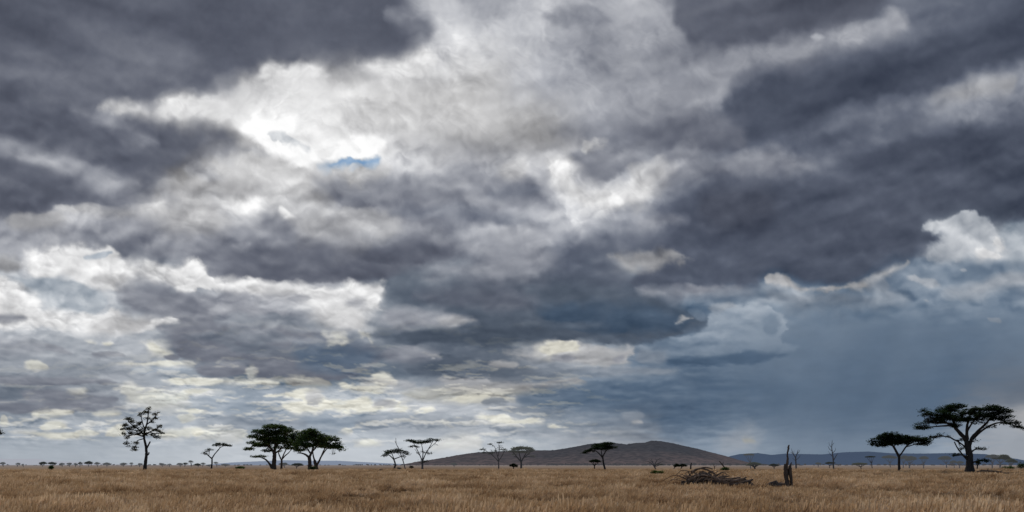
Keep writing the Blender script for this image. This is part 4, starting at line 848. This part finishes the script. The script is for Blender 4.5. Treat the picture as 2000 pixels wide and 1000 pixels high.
# ------------------------------------------------------------------ ground
def ground_mat():
    m, nt, out = new_mat('savanna_ground'); L = nt.links; N = nt.nodes
    g = N.new('ShaderNodeNewGeometry'); sep = N.new('ShaderNodeSeparateXYZ'); L.new(g.outputs['Position'], sep.inputs[0])
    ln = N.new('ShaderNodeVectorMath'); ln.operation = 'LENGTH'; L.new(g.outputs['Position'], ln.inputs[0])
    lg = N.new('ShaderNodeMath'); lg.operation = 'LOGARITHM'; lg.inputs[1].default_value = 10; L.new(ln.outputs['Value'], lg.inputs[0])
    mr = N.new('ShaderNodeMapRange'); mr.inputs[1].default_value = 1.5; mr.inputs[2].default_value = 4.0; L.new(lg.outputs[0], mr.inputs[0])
    base = ramp(nt, [(0, (.20, .125, .065)), (.22, (.30, .20, .115)), (.40, (.34, .235, .15)), (.55, (.30, .22, .155)), (.72, (.30, .235, .185)), (1, (.26, .235, .22))]); L.new(mr.outputs[0], base.inputs[0])  # greys out with distance: haze painted into the ground colour
    def ns(sc, det, vec=(1, 1, 1)):
        mp = N.new('ShaderNodeMapping'); mp.inputs['Scale'].default_value = vec; L.new(g.outputs['Position'], mp.inputs[0])
        n = N.new('ShaderNodeTexNoise'); n.inputs['Scale'].default_value = sc; n.inputs['Detail'].default_value = det; n.inputs['Roughness'].default_value = .65; L.new(mp.outputs[0], n.inputs['Vector']); return n.outputs['Fac']
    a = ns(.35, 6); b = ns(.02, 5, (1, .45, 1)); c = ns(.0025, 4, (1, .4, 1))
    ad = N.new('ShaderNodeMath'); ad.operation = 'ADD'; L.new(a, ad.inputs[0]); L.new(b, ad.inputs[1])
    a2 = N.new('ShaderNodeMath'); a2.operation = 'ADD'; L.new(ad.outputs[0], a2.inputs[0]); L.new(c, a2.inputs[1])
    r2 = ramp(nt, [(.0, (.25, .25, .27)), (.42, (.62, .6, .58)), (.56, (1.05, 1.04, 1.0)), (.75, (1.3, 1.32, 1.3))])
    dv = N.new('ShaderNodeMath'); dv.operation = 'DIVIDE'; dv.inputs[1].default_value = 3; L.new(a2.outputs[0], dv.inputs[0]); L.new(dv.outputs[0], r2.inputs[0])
    mx = N.new('ShaderNodeMix'); mx.data_type = 'RGBA'; mx.blend_type = 'MULTIPLY'; mx.inputs[0].default_value = 1
    L.new(base.outputs[0], mx.inputs[6]); L.new(r2.outputs[0], mx.inputs[7])
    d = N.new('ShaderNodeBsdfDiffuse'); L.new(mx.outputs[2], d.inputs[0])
    bp = N.new('ShaderNodeBump'); bp.inputs['Strength'].default_value = .8; bp.inputs['Distance'].default_value = .4; L.new(a, bp.inputs['Height']); L.new(bp.outputs[0], d.inputs['Normal'])
    em = N.new('ShaderNodeEmission'); em.inputs[0].default_value = (.33, .30, .31, 1)  # haze over the far plain, added as emission growing with distance
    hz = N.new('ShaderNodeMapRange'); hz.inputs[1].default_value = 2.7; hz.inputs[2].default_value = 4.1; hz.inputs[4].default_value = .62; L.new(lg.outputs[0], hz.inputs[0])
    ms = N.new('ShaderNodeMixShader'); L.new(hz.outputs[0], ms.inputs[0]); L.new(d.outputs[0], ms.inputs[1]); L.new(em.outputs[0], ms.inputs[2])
    L.new(ms.outputs[0], out.inputs[0]); return m
def ground():
    V, F = [], []
    rads = [2, 10, 20, 30, 36, 42, 50, 60, 70, 82, 96, 112, 130, 150, 175, 205, 240, 280, 330, 400, 500, 650, 850, 1200, 1800, 2800, 4500, 7500, 13000, 24000]
    n = 180
    V.append((0, 0, 0))
    for r in rads:
        for k in range(n):
            a = 2 * math.pi * k / n; x, y = r * math.cos(a), r * math.sin(a)
            z = .10 * noise.noise(Vector((x * .07, y * .07, 0))) * min(1, r / 20) if r < 300 else 0
            V.append((x, y, z))
    for k in range(n): F.append((0, 1 + k, 1 + (k + 1) % n))
    for j in range(len(rads) - 1):
        for k in range(n):
            a = 1 + j * n + k; b = 1 + j * n + (k + 1) % n; F.append((a, a + n, b + n, b))
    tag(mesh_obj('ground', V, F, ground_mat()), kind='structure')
ground()

# ------------------------------------------------------------------ grass
def grass_mat():
    m, nt, out = new_mat('dry_grass'); L = nt.links; N = nt.nodes
    oi = N.new('ShaderNodeObjectInfo'); g = N.new('ShaderNodeNewGeometry'); tc = N.new('ShaderNodeTexCoord')
    n = N.new('ShaderNodeTexNoise'); n.inputs['Scale'].default_value = .09; n.inputs['Detail'].default_value = 5; n.inputs['Roughness'].default_value = .6; L.new(g.outputs['Position'], n.inputs['Vector'])
    a = N.new('ShaderNodeMath'); a.operation = 'MULTIPLY_ADD'; a.inputs[1].default_value = .42; L.new(oi.outputs['Random'], a.inputs[0])
    b = N.new('ShaderNodeMath'); b.operation = 'MULTIPLY_ADD'; b.inputs[1].default_value = 1.5; b.inputs[2].default_value = -.46; L.new(n.outputs['Fac'], b.inputs[0]); L.new(b.outputs[0], a.inputs[2])
    r = ramp(nt, [(.05, (.19, .10, .052)), (.35, (.40, .25, .128)), (.6, (.58, .395, .23)), (.9, (.78, .59, .38))]); L.new(a.outputs[0], r.inputs[0])
    sep = N.new('ShaderNodeSeparateXYZ'); L.new(tc.outputs['Object'], sep.inputs[0])
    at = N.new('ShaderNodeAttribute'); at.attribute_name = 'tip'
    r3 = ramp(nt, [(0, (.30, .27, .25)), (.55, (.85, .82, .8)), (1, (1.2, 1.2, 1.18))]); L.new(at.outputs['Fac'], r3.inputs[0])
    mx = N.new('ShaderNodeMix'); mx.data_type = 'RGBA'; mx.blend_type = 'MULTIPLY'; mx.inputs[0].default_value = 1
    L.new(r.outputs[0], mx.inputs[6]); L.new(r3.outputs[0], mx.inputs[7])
    d = N.new('ShaderNodeBsdfDiffuse'); t = N.new('ShaderNodeBsdfTranslucent'); L.new(mx.outputs[2], d.inputs[0]); L.new(mx.outputs[2], t.inputs[0])
    ms = N.new('ShaderNodeMixShader'); ms.inputs[0].default_value = .45; L.new(d.outputs[0], ms.inputs[1]); L.new(t.outputs[0], ms.inputs[2]); L.new(ms.outputs[0], out.inputs[0]); return m
M_GRASS = grass_mat()
def tuft(seed):
    rng = random.Random(seed); V, F, T = [], [], []
    for k in range(34):
        a = rng.uniform(0, 6.283); r = rng.uniform(0, .22); x, y = r * math.cos(a), r * math.sin(a)
        h = rng.uniform(.22, .56) * (1 if k % 3 else 1.15); ln = rng.uniform(.05, .42); da = rng.gauss(.3, .9)
        lx, ly = math.cos(da) * ln, math.sin(da) * ln
        w = rng.uniform(.008, .018); wa = rng.uniform(0, 3.14); wx, wy = math.cos(wa) * w, math.sin(wa) * w
        b = len(V)
        for f, ww in ((0, 1), (.4, .95), (.75, .7), (1, .1)):
            q = f * f
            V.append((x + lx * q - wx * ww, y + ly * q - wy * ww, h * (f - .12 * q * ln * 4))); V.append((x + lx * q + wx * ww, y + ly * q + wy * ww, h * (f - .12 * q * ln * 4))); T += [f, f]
        for i in range(3): F.append((b + 2 * i, b + 2 * i + 1, b + 2 * i + 3, b + 2 * i + 2))
        if k % 4 == 0:        # seed head
            b = len(V); X, Y, Z = x + lx, y + ly, h * (1 - .12 * ln * 4)
            V += [(X - .016, Y, Z - .10), (X + .016, Y, Z - .08), (X + lx * .12 + .01, Y + ly * .1, Z + .07), (X + lx * .12 - .01, Y, Z + .05)]; T += [1, 1, 1, 1]; F.append((b, b + 1, b + 2, b + 3))
    me = bpy.data.meshes.new('grass_tuft'); me.from_pydata(V, [], F); me.materials.append(M_GRASS)
    at = me.attributes.new('tip', 'FLOAT', 'POINT'); at.data.foreach_set('value', T)
    return bpy.data.objects.new('grass_tuft', me)
CLEAR = [(px0, py0 - 1.2, 3.9, 2.8), (sx0 - .9, sy0 - 1.4, 2.6, 2.4)]     # flattened grass round the fallen wood and the stump
def grass():
    protos = bpy.data.collections.new('grass_tufts')
    for k in range(6): protos.objects.link(tuft(300 + k))
    rs = np.random.RandomState(3); P, S, R = [], [], []
    for (r0, r1, dens, sc) in ((22, 60, 10.0, 1.0), (60, 100, 6.0, 1.1), (100, 170, 2.6, 1.35), (170, 300, 1.1, 1.4)):
        half = math.radians(37); area = (r1 * r1 - r0 * r0) * half; n = int(area * dens)
        r = np.sqrt(rs.uniform(r0 * r0, r1 * r1, n)); a = rs.uniform(-half, half, n)
        x = r * np.sin(a); y = r * np.cos(a)
        f = fbm(x / 5.5, y / 8.0, 3); g = fbm(x / 26 + 9, y / 40, 3)
        keep = rs.rand(n) < np.clip(.74 + 1.9 * f + .8 * g, .05, 1)
        for bx_, by_, ax_, ay_ in CLEAR: keep &= ((x - bx_) / ax_) ** 2 + ((y - by_) / ay_) ** 2 > 1
        x, y, f, g = x[keep], y[keep], f[keep], g[keep]; n = len(x)
        s = sc * np.clip(.88 + 1.05 * f + .6 * g, .34, 1.6) * rs.uniform(.75, 1.25, n)
        hs = s / sc * min(sc, 1.15)
        P.append(np.stack([x, y, np.full(n, -.03)], 1)); S.append(np.stack([s, s, hs], 1))
        R.append(np.stack([rs.normal(0, .08, n), rs.normal(.06, .08, n), rs.uniform(-1.2, 1.2, n)], 1))
    P, S, R = np.concatenate(P), np.concatenate(S), np.concatenate(R); n = len(P)
    me = bpy.data.meshes.new('grass'); me.vertices.add(n); me.vertices.foreach_set('co', P.astype(np.float32).ravel())
    for nm, A in (('tuft_scale', S), ('tuft_rot', R)):
        at = me.attributes.new(nm, 'FLOAT_VECTOR', 'POINT'); at.data.foreach_set('vector', A.astype(np.float32).ravel())
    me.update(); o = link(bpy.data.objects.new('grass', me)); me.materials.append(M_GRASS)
    tag(o, 'dry golden brown savanna grass covering the plain', 'grass', kind='stuff')
    ng = bpy.data.node_groups.new('scatter_grass', 'GeometryNodeTree')
    ng.interface.new_socket('Geometry', in_out='INPUT', socket_type='NodeSocketGeometry'); ng.interface.new_socket('Geometry', in_out='OUTPUT', socket_type='NodeSocketGeometry')
    gi, go = ng.nodes.new('NodeGroupInput'), ng.nodes.new('NodeGroupOutput')
    ci = ng.nodes.new('GeometryNodeCollectionInfo'); ci.inputs[0].default_value = protos; ci.inputs['Separate Children'].default_value = True; ci.inputs['Reset Children'].default_value = True
    ip = ng.nodes.new('GeometryNodeInstanceOnPoints'); ip.inputs['Pick Instance'].default_value = True
    def na(nm):
        q = ng.nodes.new('GeometryNodeInputNamedAttribute'); q.data_type = 'FLOAT_VECTOR'; q.inputs[0].default_value = nm; return q.outputs[0]
    L = ng.links; L.new(gi.outputs[0], ip.inputs['Points']); L.new(ci.outputs[0], ip.inputs['Instance'])
    L.new(na('tuft_scale'), ip.inputs['Scale'])
    e2r = ng.nodes.new('FunctionNodeEulerToRotation'); L.new(na('tuft_rot'), e2r.inputs[0]); L.new(e2r.outputs[0], ip.inputs['Rotation'])
    L.new(ip.outputs[0], go.inputs[0])
    md = o.modifiers.new('scatter', 'NODES'); md.node_group = ng
    print('tufts', n)
grass()

# ------------------------------------------------------------------ hills
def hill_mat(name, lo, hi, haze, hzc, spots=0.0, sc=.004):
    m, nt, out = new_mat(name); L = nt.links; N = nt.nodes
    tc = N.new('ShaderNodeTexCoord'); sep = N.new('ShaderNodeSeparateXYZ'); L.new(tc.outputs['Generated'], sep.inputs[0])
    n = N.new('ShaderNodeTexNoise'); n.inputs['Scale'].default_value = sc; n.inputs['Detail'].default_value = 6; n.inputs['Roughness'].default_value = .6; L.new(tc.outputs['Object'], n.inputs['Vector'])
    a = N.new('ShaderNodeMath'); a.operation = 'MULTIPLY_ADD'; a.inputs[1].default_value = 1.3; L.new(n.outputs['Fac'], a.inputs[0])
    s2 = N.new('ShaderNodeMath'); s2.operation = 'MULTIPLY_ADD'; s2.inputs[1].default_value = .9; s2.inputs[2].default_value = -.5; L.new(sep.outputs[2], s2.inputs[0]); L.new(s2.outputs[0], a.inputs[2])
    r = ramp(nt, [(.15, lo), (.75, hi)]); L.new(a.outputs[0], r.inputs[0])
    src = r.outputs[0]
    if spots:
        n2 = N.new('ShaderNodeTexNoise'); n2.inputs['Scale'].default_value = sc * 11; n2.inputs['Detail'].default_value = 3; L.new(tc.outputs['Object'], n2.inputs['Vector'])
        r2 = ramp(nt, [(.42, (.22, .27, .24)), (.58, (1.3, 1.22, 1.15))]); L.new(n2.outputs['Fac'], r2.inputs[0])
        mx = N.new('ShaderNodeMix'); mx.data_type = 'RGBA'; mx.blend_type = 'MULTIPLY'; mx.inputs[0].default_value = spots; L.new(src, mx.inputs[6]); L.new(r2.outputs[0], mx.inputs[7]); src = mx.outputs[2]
    d = N.new('ShaderNodeBsdfDiffuse'); L.new(src, d.inputs[0]); L.new(painted_airlight(nt, d.outputs[0], haze, hzc), out.inputs[0]); return m
def hill(name, prof, dist, depth, mat, rough, base_py=906.5):
    s = dist / FOC; xs = [p[0] for p in prof]; ys = [p[1] for p in prof]
    V, F = [], []; nx = 420; ny = 26
    for j in range(ny):
        t = j / (ny - 1) * 2 - 1
        for i in range(nx):
            px = xs[0] + (xs[-1] - xs[0]) * i / (nx - 1)
            h = (base_py - np.interp(px, xs, ys)) * s
            sh = (math.cos(t * math.pi) * .5 + .5) ** .8
            X = (px - 1000) * s; Yy = t * depth
            hh = h * sh * (1 + .10 * noise.fractal(Vector((X * .0022, Yy * .0022, 3)), 1, 2, 4) * (1 - sh)) + rough * max(0, noise.noise(Vector((X * .06, Yy * .06, 1)))) * min(1, h / (rough * 6 + .01)) * sh
            V.append((X * (1 + t * depth / dist), dist + Yy, hh - 2))
    for j in range(ny - 1):
        for i in range(nx - 1):
            a = j * nx + i; F.append((a, a + 1, a + nx + 1, a + nx))
    return tag(mesh_obj(name, V, F, mat), kind='structure')
M_H1 = hill_mat('hill_scrub', (.17, .12, .10), (.045, .05, .05), .26, (.125, .128, .16), .6, .0026)  # haze veil is emission mixed into the slope colour
M_H2 = hill_mat('hill_blue_haze', (.06, .07, .09), (.04, .05, .07), .62, (.088, .125, .20), .4, .001)  # blue comes from painted haze: tinted base plus strong emission
M_H3 = hill_mat('hill_pale_haze', (.09, .10, .12), (.08, .09, .11), .78, (.27, .32, .42), 0, .001)  # pale blue is mostly emissive haze
M_H4 = hill_mat('hill_faint_haze', (.09, .10, .12), (.08, .09, .11), .9, (.42, .44, .50), 0, .001)  # almost wholly painted haze, glowing over a thin base colour
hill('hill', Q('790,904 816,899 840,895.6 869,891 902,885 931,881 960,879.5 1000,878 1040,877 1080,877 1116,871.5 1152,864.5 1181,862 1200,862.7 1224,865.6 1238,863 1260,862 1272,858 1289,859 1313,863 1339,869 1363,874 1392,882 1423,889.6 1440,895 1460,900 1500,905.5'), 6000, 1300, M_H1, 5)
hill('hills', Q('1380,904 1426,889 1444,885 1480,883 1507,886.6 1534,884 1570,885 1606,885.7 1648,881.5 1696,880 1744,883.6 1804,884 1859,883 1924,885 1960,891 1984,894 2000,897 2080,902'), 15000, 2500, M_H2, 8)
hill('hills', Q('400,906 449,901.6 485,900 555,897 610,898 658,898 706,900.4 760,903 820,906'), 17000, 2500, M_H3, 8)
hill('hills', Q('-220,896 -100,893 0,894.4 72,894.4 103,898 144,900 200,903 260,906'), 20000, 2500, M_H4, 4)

# far scrub: dots of bush nobody could count, at the foot of the hill and along the skyline
def far_scrub():
    rng = random.Random(9); V, F = [], []
    def clump(px, dist, w, h):
        s = dist / FOC; x = (px - 1000) * s; w *= s; h *= s
        for q in range(5):
            cx, cz = x + rng.uniform(-.5, .5) * w, h * rng.uniform(.35, .8); b = len(V); k = 7
            for i in range(k):
                a = 6.283 * i / k; V.append((cx + math.cos(a) * w * rng.uniform(.25, .5), dist + math.sin(a) * w * .3, cz + math.sin(a) * h * rng.uniform(.2, .45)))
            F.append(tuple(range(b, b + k)))
            V.append((cx, dist, 0)); V.append((cx + w * .06, dist, 0)); V.append((cx + w * .04, dist, cz)); F.append((len(V) - 3, len(V) - 2, len(V) - 1))
    for k in range(260): clump(rng.uniform(1070, 1500), rng.uniform(2400, 4200), rng.uniform(1.5, 6), rng.uniform(1.5, 4.4))
    for k in range(90): clump(rng.uniform(640, 1070), rng.uniform(2400, 4200), rng.uniform(1.5, 4), rng.uniform(1.2, 2.8))
    for k in range(120): clump(rng.uniform(1480, 2040), rng.uniform(2000, 4200), rng.uniform(1.5, 6), rng.uniform(1.4, 3.8))
    for k in range(110): clump(rng.uniform(-60, 640), rng.uniform(2400, 4200), rng.uniform(1.5, 4), rng.uniform(1, 2.4))
    o = mesh_obj('distant_scrub', V, F, leaf_mat('scrub_far', (.035, .04, .04), (.07, .075, .065), .3, (.16,.155,.17)), smooth=False)  # scrub softened by haze painted in as emission
    tag(o, 'dots of far bushes and trees along the foot of the hill and skyline', 'bushes', kind='stuff')
far_scrub()

# ------------------------------------------------------------------ sky dome
def sky_dome():
    px = np.concatenate([np.linspace(-3400, -190, 60)[:-1], np.arange(-190, 2190, 1.85), np.linspace(2190, 5400, 60)[1:]])
    py = np.concatenate([np.linspace(-700, -70, 40)[:-1], np.arange(-70, 925, 1.85), np.array([930, 960, 1010])])
    PX, PY = np.meshgrid(px, py)
    C = sky_colour(PX, np.minimum(PY, 905))
    D = np.stack([(PX - 1000) / FOC, np.ones_like(PX), (HZ - PY) / FOC], -1)
    D /= np.linalg.norm(D, axis=-1, keepdims=True); D *= 30000.0; D[..., 2] += CAM_H
    ny, nx = PX.shape; n = nx * ny
    idx = (np.arange(ny - 1)[:, None] * nx + np.arange(nx - 1)[None]).ravel()
    quads = np.stack([idx, idx + 1, idx + nx + 1, idx + nx], 1).astype(np.int32); m = len(quads)
    me = bpy.data.meshes.new('sky'); me.vertices.add(n); me.vertices.foreach_set('co', D.astype(np.float32).ravel())
    me.loops.add(m * 4); me.loops.foreach_set('vertex_index', quads.ravel())
    me.polygons.add(m); me.polygons.foreach_set('loop_start', np.arange(0, m * 4, 4, dtype=np.int32))
    me.polygons.foreach_set('use_smooth', np.ones(m, bool)); me.update(calc_edges=True)
    lin = np.where(C <= .04045, C / 12.92, ((C + .055) / 1.055) ** 2.4)
    ca = me.attributes.new('cloud', 'FLOAT_COLOR', 'POINT'); rgba = np.ones((n, 4), np.float32); rgba[:, :3] = lin.reshape(-1, 3); ca.data.foreach_set('color', rgba.ravel())
    mt, nt, out = new_mat('cloudy_sky'); L = nt.links
    at = nt.nodes.new('ShaderNodeAttribute'); at.attribute_name = 'cloud'
    tc = nt.nodes.new('ShaderNodeTexCoord'); mp = nt.nodes.new('ShaderNodeMapping'); mp.inputs['Scale'].default_value = (1, 1, 1.6)
    L.new(tc.outputs['Object'], mp.inputs[0])
    nn = nt.nodes.new('ShaderNodeTexNoise'); nn.inputs['Scale'].default_value = .0016; nn.inputs['Detail'].default_value = 4; L.new(mp.outputs[0], nn.inputs['Vector'])
    mr = nt.nodes.new('ShaderNodeMapRange'); mr.inputs[1].default_value = .3; mr.inputs[2].default_value = .7; mr.inputs[3].default_value = .965; mr.inputs[4].default_value = 1.035; L.new(nn.outputs['Fac'], mr.inputs[0])
    em = nt.nodes.new('ShaderNodeEmission'); L.new(at.outputs['Color'], em.inputs[0]); L.new(mr.outputs[0], em.inputs[1]); L.new(em.outputs[0], out.inputs[0])
    mt.cycles.emission_sampling = 'NONE'
    me.materials.append(mt); o = link(bpy.data.objects.new('sky', me)); tag(o, kind='structure')
sky_dome()

# ------------------------------------------------------------------ light, world, camera
SUN_EL, SUN_AZ = math.radians(52), math.radians(-14)      # high behind the broken cloud, left of centre
w = bpy.data.worlds.new('World'); scene.world = w; w.use_nodes = True; nt = w.node_tree
st = nt.nodes.new('ShaderNodeTexSky'); st.sky_type = 'NISHITA'; st.sun_disc = False; st.sun_elevation = SUN_EL; st.sun_rotation = SUN_AZ; st.altitude = 1500; st.dust_density = 2
bg = nt.nodes['Background']; bg.inputs[1].default_value = .11; nt.links.new(st.outputs[0], bg.inputs[0])
sl = bpy.data.lights.new('sun', 'SUN'); sl.energy = 1.9; sl.angle = math.radians(12); sl.color = (1, .93, .82)
so = link(bpy.data.objects.new('sun', sl))
sd = Vector((math.sin(SUN_AZ) * math.cos(SUN_EL), math.cos(SUN_AZ) * math.cos(SUN_EL), math.sin(SUN_EL)))
so.rotation_euler = sd.to_track_quat('Z', 'Y').to_euler(); so.location = sd * 50
cd = bpy.data.cameras.new('camera'); co = link(bpy.data.objects.new('camera', cd)); co.location = (0, 0, CAM_H); co.rotation_euler = (math.radians(90), 0, 0)
cd.sensor_width = 36; cd.lens = 36 * FOC / 2000; cd.shift_y = (HZ - 500) / 2000; cd.clip_start = .1; cd.clip_end = 60000
scene.camera = co
scene.view_settings.view_transform = 'Standard'; scene.view_settings.look = 'None'; scene.view_settings.exposure = 0; scene.view_settings.gamma = 1
scene.render.resolution_x, scene.render.resolution_y = 1024, 512
scene.cycles.max_bounces = 6; scene.cycles.diffuse_bounces = 3; scene.cycles.transmission_bounces = 3
